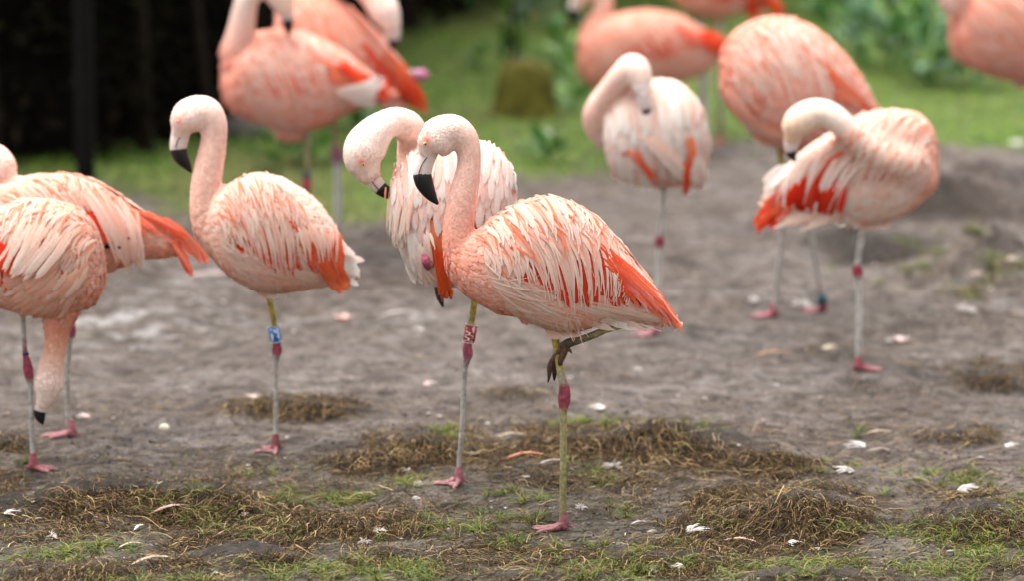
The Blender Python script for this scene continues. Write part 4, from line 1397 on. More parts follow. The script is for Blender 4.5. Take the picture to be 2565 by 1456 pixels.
x = b.field([(820, 590), (845, 640), (845, 680)], [(870, 612), (902, 655), (893, 685), (880, 700)], 34, 16, PINK, WHITE, .004, -4, 6, soft=True)
x += b.field([(765, 575), (838, 580)], [(790, 672), (836, 700), (862, 690)], 34, 13, mix(RED, ORED, .5), S((242, 100, 54)), .006, 8, 8, cvar=.24, lance=True, lenvar=.45)
x += b.field([(790, 640), (850, 650)], [(838, 728), (880, 735)], 18, 14, ORED, S((246, 140, 90)), .008, 4, 5, cvar=.2, lenvar=.2)
x += b.field([(750, 560), (830, 560)], [(775, 640), (840, 640)], 16, 11, PALE, PINK, .009, 6, 8, lance=True, lenvar=.5)
b.emit('tail', x, b.root)
b.leg([(664, 715, 8), (672, 738, 7), (680, 775, 7), (688, 815, 7), (692, 850, 7.5), (694, 872, 12), (693.5, 884, 12), (692, 902, 8), (691, 930, 6), (691, 1010, 5.6), (690, 1090, 6), (691, 1128, 7)],
      (OLV, YEL, YEL, YEL, HOCK, HOCK, HOCK, GRY, GRY, GRY, GRY, FRED), FOOTHIT['pzi'], 205, .062, FRED, spread=1.15)
b.band(685, 818, 692, 858, 14.5, S((38, 110, 190)), 'PZI', S((226, 232, 238)), .1)

# --- red banded bird seen from behind, preening, behind the front bird
b = Bird('preening flamingo with a red and white lettered leg band, bill in its back feathers', 'thh', GN)
b.slices([(984, 500, 545, 26), (992, 440, 590, 60), (1015, 400, 650, 88), (1050, 366, 695, 108), (1100, 350, 714, 120), (1150, 345, 716, 122), (1200, 352, 700, 116), (1240, 374, 650, 98), (1268, 406, 560, 70), (1282, 440, 510, 34)], (PALE, PALE, PALE))
b.limb([(1060, 560, 50, 70), (1046, 480, 44, 84), (1030, 420, 38, 84), (1026, 380, 34, 76), (1030, 345, 38, 50), (1020, 318, 40, 20), (992, 303, 36, 0), (965, 310, 38, -20), (940, 330, 46, -30), (918, 362, 54, -34), (912, 395, 50, -36), (922, 425, 34, -36)], (NECK, NECK, NECK, HEADC, HEADC, HEADC))
b.build_body(.006, 7, spots=((909, 394, 12, REDSK, .8), (1072, 628, 22, WHITE, .5)))
b.plumage(9200, .009, .034, .12)
b.head_parts([(918, 420, 28), (932, 440, 22), (945, 456, 20), (955, 466, 18), (966, 474, 16), (976, 480, 13), (984, 484, 8)], 3, eye=(913, 400), er=5, off=-36, gape=[(925, 428, 17), (934, 446, 17), (946, 462, 16), (954, 470, 15)])
b.tube_obj('feather_in_bill', [(968, 462, 2.2, -56), (967, 476, 2.6, -56), (966, 490, 2.0, -54)], (SALM, SALM), M_BILL)
w0 = b.emit('wing', b.field([(1000, 500), (1060, 520), (1190, 480)], [(1008, 570), (1052, 590), (1206, 570)], 24, 20, RED, ORED, .004, 0, 8, cvar=.1), b.root)[0]
fe = b.field([(984, 440), (1010, 400), (1060, 364), (1120, 350), (1180, 345), (1240, 362), (1275, 410)], [(992, 610), (1040, 600), (1080, 560), (1120, 560), (1180, 540), (1225, 560), (1284, 510)], 34, 17, SALM, WHITE, .008, 4, 7, rows=4, L=.45)
fe += b.field([(986, 470), (1010, 450), (1060, 430)], [(984, 560), (1002, 600), (1030, 570)], 20, 9, PINK, PALE, .012, -8, 5)
random.shuffle(fe)
b.emit('feather', fe[:220], w0, single=True)
b.emit('plumage', b.field([(995, 575), (1040, 600), (1100, 620), (1160, 600)], [(1036, 680), (1064, 700), (1100, 708), (1180, 708)], 40, 14, PALE, WHITE, .002, -6, 8, rows=4, L=.42, soft=True), b.root, stuff=True)
t0 = b.field([(1060, 540), (1110, 540)], [(1070, 615), (1100, 650), (1128, 690)], 34, 15, S((250, 160, 110)), S((246, 112, 60)), .008, 4, 11, cvar=.2, lance=True, lenvar=.4)
t0 += b.field([(1095, 600), (1115, 610)], [(1112, 740), (1122, 735), (1138, 722)], 10, 10, ORED, S((248, 122, 66)), .02, 3, 4, cvar=.1)
t1 = b.emit('tail', t0[:1], b.root)[0]
b.emit('tail_feather', t0[1:], t1, single=True)
b.emit('plumage', b.field([(1080, 560), (1040, 620)], [(1092, 600), (1065, 660), (1100, 690)], 20, 10, WHITE, PALE, .016, 0, 8, lance=True), b.root, stuff=True)
b.emit('plumage', b.field([(1030, 560), (1060, 600), (1090, 650)], [(1050, 620), (1075, 670), (1110, 700)], 26, 18, WHITE, WHITE, .010, 0, 10, soft=True), b.root, stuff=True)
b.tube_obj('hock', [(1068, 606, 7, -118), (1070, 618, 12, -124), (1072, 634, 13.5, -126), (1074, 648, 9, -122), (1074, 656, 3, -116)], (HOCK, S((176, 92, 112)), S((150, 78, 96)), HOCK), M_LEG)
ft = b.tube_obj('folded_foot', [(1098, 690, 9, -60), (1100, 712, 11, -62), (1104, 736, 9, -64), (1110, 757, 3, -64)], (S((80, 62, 50)), S((70, 52, 42)), S((60, 46, 40))), M_LEG)
b.tube_obj('sole', [(1106, 700, 5, -74), (1108, 722, 5.5, -76), (1110, 742, 3, -74)], (S((168, 92, 100)), S((150, 80, 88))), M_LEG, ft)
b.leg([(1196, 700, 9), (1190, 745, 8.5), (1184, 790, 8), (1180, 815, 8), (1175, 850, 9), (1171, 872, 12), (1172, 888, 13), (1169, 905, 9), (1165, 930, 7), (1161, 1000, 6.6), (1156, 1090, 6.6), (1150, 1170, 7), (1148, 1208, 8)],
      (OLV, YEL, YEL, OLV, S((140, 74, 94)), S((156, 78, 98)), S((156, 78, 98)), mix(HOCK, GRY, .5), GRY, GRY, GRY, mix(GRY, MUDC, .4), S((140, 82, 90))), FOOTHIT['thh'], 185, .066, S((140, 82, 90)), spread=1.25)
b.band(1182, 813, 1174, 859, 15, S((158, 44, 48)), 'THH', S((240, 226, 222)), -.15)

# --- left edge, feeding, head down
b = Bird('feeding flamingo at the left edge, neck hanging straight down to the mud', 'fl', GN)
b.slices([(262, 655, 700, 12), (254, 612, 728, 36), (238, 568, 756, 62), (210, 532, 772, 80), (170, 512, 780, 94), (120, 500, 786, 102), (60, 500, 784, 100), (10, 518, 772, 90), (-50, 545, 760, 76), (-110, 600, 750, 56), (-170, 670, 745, 30), (-200, 710, 740, 12)], (mix(BREA, BUFF, .3), mix(BUFF, PINK, .4), BELL))
b.limb([(190, 690, 60, 0), (174, 740, 46, 0), (156, 785, 38, 0), (145, 825, 32, 0), (140, 860, 29, 0), (134, 895, 29, 0), (126, 932, 35, 0), (122, 964, 38, 0), (117, 990, 30, 0), (108, 1014, 19, 0)], (SALM, SALM, S((240, 186, 156)), HEADC, HEADC))
b.build_body(.006, 7)
b.plumage(8840, .012, .036, .22)
b.head_parts([(111, 1006, 21), (105, 1020, 17), (100, 1033, 15), (100, 1043, 13.5), (103, 1053, 10.5), (106, 1062, 4)], 2)
wing(b, ((236, 600), (110, 502), (-180, 750), (110, 786)), .98, True, dict(base=mix(SALM, BUFF, .5), mid=BUFF, tip=mix(PALE, BUFF, .3)))
b.emit('plumage', b.field([(130, 640), (170, 680), (220, 640)], [(20, 690), (60, 770), (150, 780)], 40, 15, BUFF, mix(BUFF, BELL, .5), .008, 8, 9, rows=2, L=.6), b.root, stuff=True)
b.emit('red_coverts', b.field([(0, 590), (110, 600)], [(-10, 660), (100, 665)], 16, 22, RED, ORED, .014, 0, 5, cvar=.1), b.root)
b.emit('plumage', b.field([(60, 540), (130, 560), (180, 590)], [(30, 650), (60, 665), (110, 668)], 34, 11, PINK, PALE, .020, 8, 8), b.root, stuff=True)
b.leg([(54, 760, 8), (57, 790, 6.5), (60, 840, 6), (63, 885, 6.5), (67, 905, 10), (70, 925, 13), (73, 945, 11), (76, 965, 7), (78, 1020, 6.4), (80, 1090, 6.2), (83, 1150, 6.8), (85, 1172, 8)],
      (GRY, GRY, GRY, HOCK, HOCK, HOCK, HOCK, GRY, GRY, GRY, GRY, FRED), FOOTHIT['fl'], -6, .066, S((140, 66, 74)), spread=.55)
b.band(64, 884, 64.5, 890, 8.5, S((24, 44, 92)))

# --- behind it, long back
b = Bird('long backed flamingo behind the feeding one, black flight feathers showing', 'l2', GN)
b.slices([(-60, 520, 560, 20), (-40, 480, 620, 50), (0, 458, 660, 76), (50, 444, 685, 90), (110, 436, 700, 96), (180, 440, 700, 92), (240, 462, 690, 78), (300, 500, 668, 62), (350, 535, 650, 46), (390, 560, 646, 30), (425, 575, 640, 16), (440, 590, 632, 8)], (PINK, SALM, BELL))
b.limb([(-10, 560, 60, 30), (-40, 520, 50, 40), (-62, 470, 40, 40), (-56, 420, 36, 30), (-24, 398, 40, 20), (2, 415, 38, 10), (8, 440, 34, 5)], (PINK, NECK, NECK, HEADC))
b.build_body(.007, 7)
b.plumage(5100, .013, .04, .2)
wing(b, ((-20, 520), (130, 438), (488, 600), (150, 698)), .9, True, dict(base=SALM, mid=SALM, tip=mix(PALE, PINK, .4), tail=S((240, 110, 84))))
x = b.field([(400, 540), (440, 560)], [(480, 640), (525, 662)], 18, 9, SALM, S((238, 104, 78)), .008, 14, 5)
x += b.field([(420, 600), (440, 600)], [(470, 670), (488, 692)], 18, 9, SALM, ORED, .008, 8, 5)
b.emit('tail_streamers', x, b.root)
x = b.field([(230, 520), (290, 530)], [(280, 590), (312, 592)], 12, 26, RED, S((244, 92, 62)), .016, 6, 6, cvar=.1)
b.emit('red_coverts', x, b.root)
b.emit('flight_feather', b.field([(262, 602), (284, 580)], [(300, 603), (326, 580)], 8, 9, S((6, 5, 6)), S((9, 8, 9)), .020, 3, 2, cvar=0), b.root, single=True)
b.emit('plumage', b.field([(200, 480), (260, 490), (310, 510)], [(300, 640), (330, 630), (348, 640)], 22, 10, SALM, PALE, .022, 26, 7), b.root, stuff=True)
b.leg([(185, 690, 8, -10), (182, 760, 7, -10), (182, 815, 8, -8), (180, 834, 11, -6), (176, 850, 8, -4), (172, 880, 7, 0), (168, 960, 7, 0), (170, 1040, 7, 0), (175, 1085, 8, 0)], (GRY, GRY, HOCK, HOCK, GRY, GRY, GRY, GRY, FOOTC), FOOTHIT['l2'], 192, .085, S((160, 98, 106)), spread=.4)

# --- right, head turned over its back
b = Bird('pale flamingo on the right, facing right, bending its neck back to preen', 'r', GN)
b.slices([(2350, 390, 440, 12), (2342, 340, 476, 40), (2320, 300, 496, 60), (2285, 280, 524, 78), (2240, 274, 548, 86), (2190, 278, 558, 88), (2140, 294, 556, 84), (2090, 325, 536, 74), (2040, 356, 520, 60), (1990, 398, 514, 42), (1950, 440, 512, 28), (1920, 472, 516, 14)], (mix(PINK, SALM, .4), PALE, PINK))
b.limb([(2290, 430, 58, -30), (2270, 405, 52, -58), (2230, 392, 44, -72), (2185, 378, 38, -82), (2146, 350, 34, -86), (2118, 318, 31, -88), (2090, 290, 33, -90), (2058, 272, 34, -90), (2026, 272, 36, -90), (1998, 290, 39, -90), (1984, 310, 34, -90), (1978, 332, 22, -90)], (mix(SALM, PINK, .5), PINK, NECK, HEADC, S((248, 232, 216)), S((244, 214, 190)), S((240, 200, 170))))
b.build_body(.006, 7, spots=((1974, 328, 10, S((226, 190, 150)), .5), (2160, 395, 24, S((222, 186, 148)), .5)))
b.plumage(7140, .012, .034, .18)
b.head_parts([(1980, 326, 23), (1976, 345, 19), (1975, 358, 16), (1976, 368, 14), (1979, 378, 11), (1984, 388, 5)], 3, eye=(1968, 326), off=-90, er=3.4)
wing(b, ((2325, 350), (2220, 276), (1884, 572), (2180, 558)), .95, True, dict(base=PINK, mid=PINK, tip=PALE, red=PINK))
x = b.field([(1960, 470), (1990, 500)], [(1886, 568), (1930, 572)], 16, 10, ORED, RED, .008, -12, 7, cvar=.1)
b.emit('tail', x, b.root)
x = b.field([(2000, 440), (2110, 440)], [(1970, 515), (2100, 520)], 14, 20, RED, RED, .012, 0, 6, cvar=.1)
b.emit('red_coverts', x, b.root)
b.emit('plumage', b.field([(1990, 400), (2040, 380), (2110, 380), (2160, 400)], [(1950, 520), (2000, 525), (2050, 520), (2100, 500)], 17, 9, PINK, WHITE, .012, -22, 8, lance=True), b.root, stuff=True)
b.emit('plumage', b.field([(1950, 410), (1980, 420)], [(1915, 460), (1925, 475)], 10, 14, WHITE, WHITE, .006, 0, 5), b.root, stuff=True)
b.emit('plumage', b.field([(2150, 440), (2250, 430), (2330, 420)], [(2070, 530), (2120, 560), (2200, 560)], 24, 24, PINK, PALE, .004, -8, 9, rows=4, L=.4, soft=True), b.root, stuff=True)
b.emit('plumage', b.field([(1930, 510), (2000, 515)], [(1950, 548), (2050, 556)], 12, 12, PINK, WHITE, .006, -3, 6), b.root, stuff=True)
b.leg([(2166, 550, 10), (2160, 585, 8), (2152, 630, 7.5), (2148, 655, 8), (2147, 668, 12), (2149, 684, 13), (2150, 700, 9), (2151, 730, 7.5), (2153, 790, 8), (2151, 850, 8), (2149, 905, 7), (2146, 922, 9)], (LGR, LGR, LGR, LGR, S((160, 58, 76)), S((160, 58, 76)), LGR, LGR, LGR, LGR, mix(LGR, MUDC, .5), FRED), FOOTHIT['r'], 2, .078, S((158, 70, 82)), spread=.3)

# --- big fluffed bird behind it
b = Bird('large deep pink flamingo with rounded back behind the preening right one', 'rb', GN)
b.slices([(1806, 150, 215, 18), (1815, 115, 245, 48), (1840, 82, 282, 76), (1880, 56, 322, 98), (1930, 42, 352, 110), (1980, 46, 372, 114), (2030, 66, 380, 108), (2080, 102, 376, 96), (2125, 150, 362, 76), (2160, 200, 345, 54), (2184, 244, 330, 32), (2198, 280, 318, 14)], (mix(FSAL, BREA, .5), FSAL, FSAL))
b.limb([(1860, 200, 50, 40), (1850, 150, 42, 80), (1880, 120, 36, 110), (1930, 120, 34, 120), (1975, 130, 36, 120)], (FSAL, FSAL, NECK))
b.limb([(1950, 320, 40, 0), (1952, 356, 16, 0)], (PINK, PINK), flow=1)
b.build_body(.008, 7, spots=((1835, 250, 40, ORAN, .5),))
b.plumage(5100, .014, .05, .2)
wing(b, ((1820, 150), (1945, 44), (2200, 300), (1975, 372)), .6, False, dict(base=FSAL, mid=FSAL, tip=PALE, tail=ORAN, red=S((236, 128, 100))))
b.emit('plumage', b.field([(1815, 200), (1850, 260), (1880, 300)], [(1900, 330), (1950, 350), (1990, 340)], 20, 22, FSAL, PINK, .008, -10, 10, rows=2, L=.6), b.root, stuff=True)
b.leg([(1950, 350, 9), (1956, 400, 8), (1958, 470, 8), (1960, 520, 11), (1960, 545, 8), (1958, 600, 7.5), (1948, 690, 7.5), (1940, 770, 8), (1938, 790, 9)], (YEL, YEL, YEL, HOCK, GRY, GRY, GRY, GRY, FRED), FOOTHIT['rb'], 190, .075, S((150, 70, 84)), spread=.5)
b.leg([(2020, 360, 9, -10), (2024, 430, 8), (2026, 500, 10), (2028, 540, 8), (2038, 620, 7.5), (2050, 700, 7.5), (2060, 776, 8)], (YEL, YEL, HOCK, GRY, GRY, GRY, FRED), FOOTHIT['rb2'], 192, .08, S((150, 70, 84)), spread=.5)
b.band(2056, 736, 2060, 762, 12, S((44, 78, 92)))

# --- the one seen from behind, middle back
b = Bird('pale flamingo seen from behind, neck looped and bill tucked in its back', 'mb', GN)
b.slices([(1514, 320, 356, 16), (1522, 275, 400, 46), (1545, 235, 440, 74), (1585, 208, 460, 94), (1630, 198, 466, 102), (1680, 200, 466, 102), (1720, 222, 458, 86), (1750, 258, 446, 60), (1766, 300, 418, 32), (1772, 335, 385, 12)], (PALE, PALE, PINK))
b.limb([(1550, 360, 34, 60), (1515, 342, 34, 40), (1494, 318, 31, 20), (1488, 290, 29, 0), (1498, 262, 29, -10), (1520, 232, 30, -24), (1542, 204, 32, -40), (1562, 180, 34, -56), (1580, 162, 36, -66), (1592, 168, 36, -76), (1602, 190, 30, -86), (1608, 212, 20, -94)], (BREA, mix(BREA, NECK, .5), NECK, NECK, HEADC, HEADC))
b.build_body(.007, 7)
b.plumage(5100, .013, .036, .16)
b.head_parts([(1604, 205, 22), (1608, 228, 18), (1612, 246, 16), (1616, 262, 14), (1620, 276, 10), (1622, 290, 4)], 3, off=-98, basec=S((214, 204, 202)))
w0 = b.emit('wing', b.field([(1540, 310), (1560, 320)], [(1558, 370), (1572, 376)], 8, 16, RED, RED, .006, 0, 4, cvar=.1), b.root)[0]
fe = b.field([(1516, 300), (1545, 245), (1590, 215), (1650, 200), (1710, 215), (1762, 280)], [(1535, 430), (1570, 450), (1620, 462), (1680, 464), (1740, 448), (1768, 390)], 24, 20, PINK, WHITE, .006, 4, 8, rows=4, L=.42)
fe += b.field([(1710, 330), (1725, 340)], [(1712, 450), (1722, 400)], 9, 11, S((246, 168, 124)), ORED, .014, 6, 8, cvar=.2, lance=True)
fe += b.field([(1570, 360), (1590, 370)], [(1625, 424), (1638, 430)], 7, 10, SALM, ORED, .012, 4, 7, cvar=.2, lance=True)
fe += b.field([(1600, 330), (1640, 330)], [(1700, 420), (1740, 450)], 12, 18, PINK, WHITE, .018, 14, 6)
b.emit('feather', fe[-240:], w0, single=True)
b.emit('tail', b.field([(1700, 380), (1715, 390)], [(1707, 462), (1712, 452)], 5, 10, ORED, ORED, .022, 0, 3, cvar=.1) + b.field([(1725, 380), (1745, 380)], [(1735, 452), (1750, 448)], 8, 18, WHITE, PALE, .018, 0, 5), b.root)
b.leg([(1663, 455, 8), (1661, 500, 7), (1657, 550, 7), (1654, 580, 8), (1653, 596, 12), (1652, 610, 12), (1650, 628, 7), (1648, 700, 6.6), (1644, 780, 6.6), (1641, 835, 8)], (GRY, LGR, LGR, LGR, S((156, 66, 82)), S((156, 66, 82)), LGR, LGR, LGR, FOOTC), FOOTHIT['mb'], 188, .075, S((160, 96, 104)), spread=.6)

# --- the back left pair
b = Bird('front one of the blurred back left pair, preening its own back', 'bl1', GN)
b.slices([(555, 175, 215, 20), (562, 140, 250, 52), (585, 110, 280, 76), (625, 86, 300, 94), (680, 76, 318, 104), (740, 78, 332, 104), (800, 96, 318, 94), (850, 122, 292, 76), (895, 156, 272, 56), (935, 190, 262, 36), (965, 215, 254, 20), (982, 228, 246, 8)], (mix(FSAL, BREA, .4), FSAL, mix(BREA, BELL, .5)))
b.limb([(610, 180, 50, -20), (596, 130, 42, -30), (606, 80, 36, -40), (614, 30, 31, -50), (626, -14, 29, -60), (656, -44, 31, -64), (688, -40, 34, -68), (708, -12, 34, -72), (716, 14, 24, -76)], (BREA, NECK, HEADC, HEADC, S((246, 206, 184))))
b.limb([(720, 290, 60, 0), (722, 318, 40, 0)], (BELL, BELL), flow=1)
b.build_body(.009, 7)
b.plumage(3740, .014, .05, .18)
b.head_parts([(716, 8, 24), (720, 28, 19), (724, 42, 15), (726, 54, 13), (727, 66, 10), (728, 76, 4)], 2, off=-76, basec=S((222, 208, 206)))
wing(b, ((600, 170), (690, 77), (990, 240), (730, 330)), .5, False, dict(base=FSAL, mid=FSAL, tip=mix(PALE, PINK, .3), tail=ORAN, red=S((236, 120, 94))))
b.emit('tail', b.field([(850, 150), (880, 190)], [(900, 210), (975, 235)], 16, 20, RED, ORED, .014, 8, 8, cvar=.1), b.root)
b.emit('under_tail', b.field([(840, 215), (870, 230)], [(950, 200), (930, 250)], 14, 18, PINK, WHITE, .018, -5, 6), b.root)
b.leg([(768, 315, 11), (769, 360, 8.5), (770, 410, 8.5), (769, 440, 10), (768, 456, 13), (768, 475, 10), (769, 520, 8), (770, 600, 8), (770, 658, 8)], (GRY, OLV, OLV, S((70, 76, 96)), S((204, 80, 84)), HOCK, GRY, GRY, FOOTC), FOOTHIT['bl1'], 190, .07, S((160, 96, 104)), spread=.6)

b = Bird('rear one of the blurred back left pair, red tail hanging, head turned right', 'bl2', GN)
b.slices([(690, 40, 110, 20), (705, 10, 160, 50), (735, -14, 210, 78), (780, -22, 240, 98), (830, -10, 262, 104), (880, 24, 268, 98), (930, 66, 262, 80), (975, 114, 250, 60), (1010, 165, 246, 40), (1038, 215, 262, 24), (1058, 255, 276, 10)], (FSAL, FSAL, FSAL))
b.limb([(760, 60, 46, 60), (770, 10, 40, 50), (800, -24, 34, 20), (840, -50, 31, -10), (886, -52, 32, -40), (926, -30, 34, -60), (952, -2, 38, -70), (968, 24, 38, -76), (980, 50, 28, -80)], (FSAL, NECK, NECK, NECK, HEADC, HEADC))
b.build_body(.009, 7)
b.plumage(3400, .014, .05, .18)
b.head_parts([(976, 44, 28), (982, 62, 24), (986, 78, 20), (987, 92, 16), (987, 104, 11), (987, 114, 5)], 3, off=-80, basec=S((226, 210, 208)))
wing(b, ((706, 60), (800, -20), (1066, 285), (850, 264)), .5, False, dict(base=FSAL, mid=FSAL, tip=mix(PINK, FSAL, .4), tail=RED, red=S((214, 62, 46))))
b.emit('tail', b.field([(960, 120), (1000, 160)], [(1020, 240), (1068, 288)], 20, 16, ORAN, S((226, 62, 30)), .012, 14, 7, cvar=.1), b.root)
b.tube_obj('hock', [(1000, 175, 9, -20), (1025, 180, 9, -20), (1044, 184, 13, -20), (1058, 184, 14, -20), (1068, 186, 9, -20)], (GRY, GRY, S((190, 130, 160)), S((196, 116, 156)), S((186, 110, 140))), M_LEG)
b.leg([(832, 250, 12), (836, 300, 10), (840, 350, 9), (843, 376, 14), (845, 395, 15), (845, 415, 10), (845, 450, 9.5), (846, 540, 9.5), (846, 618, 9)], (GRY, OLV, OLV, S((156, 96, 120)), S((150, 88, 116)), LGR, LGR, LGR, FOOTC), FOOTHIT['bl2'], 200, .07, S((160, 96, 104)), spread=.6)

# --- top centre right
b = Bird('blurred pink flamingo standing side on at the lawn, bill pointing left', 'gb', GN)
b.slices([(1448, 110, 165, 20), (1456, 80, 195, 44), (1480, 56, 214, 64), (1520, 42, 224, 78), (1570, 30, 224, 84), (1630, 26, 218, 84), (1690, 36, 208, 72), (1735, 58, 194, 54), (1770, 78, 176, 36), (1795, 90, 150, 20), (1808, 98, 130, 8)], (BREA, mix(FSAL, PINK, .3), mix(PINK, BELL, .5)))
b.limb([(1500, 150, 46), (1484, 110, 38), (1490, 70, 31), (1503, 40, 26), (1512, 10, 24), (1510, -18, 24), (1492, -34, 26), (1472, -28, 28), (1456, -10, 26), (1448, 4, 18)], (BREA, BREA, NECK, NECK, HEADC))
b.build_body(.009, 7)
b.plumage(3060, .014, .05, .18)
b.head_parts([(1450, 0, 19), (1442, 12, 16), (1437, 24, 14), (1437, 36, 13), (1442, 46, 10), (1450, 53, 5)], 2, basec=S((222, 208, 206)))
wing(b, ((1500, 90), (1610, 27), (1812, 122), (1630, 222)), .45, False, dict(base=FSAL, mid=FSAL, tip=PINK, tail=S((240, 96, 70)), red=S((222, 70, 54))))
b.emit('tail', b.field([(1750, 80), (1760, 110)], [(1815, 92), (1808, 135)], 14, 16, RED, ORED, .01, 5, 5, cvar=.1), b.root)
b.leg([(1700, 195, 8), (1700, 290, 6), (1700, 300, 8), (1700, 380, 6)], (LGR, HOCK, LGR, FOOTC), FOOTHIT['gb'], 190, .07, S((204, 110, 120)), spread=.6)
b.leg([(1764, 160, 9), (1766, 230, 6.5), (1768, 280, 8), (1768, 300, 6), (1768, 375, 6)], (LGR, LGR, LGR, LGR, FOOTC), FOOTHIT['gb2'], 190, .07, S((204, 110, 120)), spread=.6)

b = Bird('flamingo cut off by the top edge, orange tail and thin legs showing', 'tb', GN)
b.slices([(1650, -110, -60, 18), (1662, -140, -30, 44), (1690, -160, 4, 66), (1730, -165, 30, 80), (1780, -160, 44, 82), (1830, -140, 40, 72), (1870, -104, 28, 54), (1905, -64, 14, 32), (1930, -30, 4, 14)], (PINK, PINK, PINK))
b.limb([(1690, -90, 46), (1660, -130, 34), (1665, -190, 28), (1680, -250, 24), (1664, -290, 26), (1640, -280, 26)], (BREA, NECK, HEADC))
b.build_body(.010, 6)
b.plumage(2040, .014, .05, .18)
b.head_parts([(1642, -276, 20), (1630, -256, 16), (1626, -240, 13), (1630, -226, 10), (1638, -216, 4)], 2)
wing(b, ((1668, -80), (1750, -163), (1956, 36), (1790, 44)), .45, False, dict(base=FSAL, mid=FSAL, tip=PINK, tail=ORED))
b.emit('tail', b.field([(1860, -20), (1880, 0)], [(1880, 48), (1900, 42)], 12, 18, ORED, ORED, .01, 4, 5, cvar=.1) + b.field([(1890, -40), (1910, -20)], [(1945, 36), (1958, 30)], 12, 16, ORED, ORED, .01, 8, 4, cvar=.1), b.root)
b.leg([(1800, 30, 8), (1802, 120, 6.5), (1804, 150, 9), (1804, 170, 6.5), (1805, 350, 6.5)], (LGR, LGR, HOCK, LGR, LGR, FRED), FOOTHIT['tb'], 170, .06, S((190, 84, 92)), spread=.6)
b.leg([(1756, 30, 8), (1756, 120, 6.5), (1757, 150, 9), (1757, 170, 6.5), (1757, 345, 6.5)], (LGR, LGR, HOCK, LGR, LGR, FRED), FOOTHIT['tb2'], 170, .06, S((190, 84, 92)), spread=.6)

# --- top right
b = Bird('blurred flamingo in the top right corner with round pink breast', 'tr', GN)
b.slices([(2380, 60, 112, 20), (2388, 20, 136, 46), (2415, -20, 158, 70), (2460, -50, 180, 90), (2520, -70, 198, 104), (2590, -76, 216, 108), (2660, -60, 222, 100), (2730, -20, 214, 82), (2800, 40, 200, 56), (2860, 100, 190, 26), (2885, 130, 180, 10)], (FSAL, FSAL, BREA))
b.limb([(2450, 60, 50, -10), (2425, 10, 36, -30), (2410, -30, 30, -40), (2404, -70, 28, -44), (2390, -100, 28, -44), (2374, -80, 27, -44), (2372, -40, 27, -44), (2374, -5, 28, -44), (2380, 20, 22, -44)], (FSAL, PINK, NECK, NECK, S((226, 200, 190))))
b.build_body(.010, 6)
b.plumage(2720, .014, .05, .18)
wing(b, ((2410, 20), (2560, -74), (2880, 170), (2600, 218)), .45, False, dict(base=FSAL, mid=FSAL, tip=PINK, tail=ORED, red=FSAL))
b.leg([(2655, 210, 9), (2656, 300, 7), (2658, 330, 10), (2658, 350, 7), (2660, 462, 7)], (LGR, LGR, HOCK, LGR, FRED), FOOTHIT['tr'], 190, .07, FRED, spread=.6)

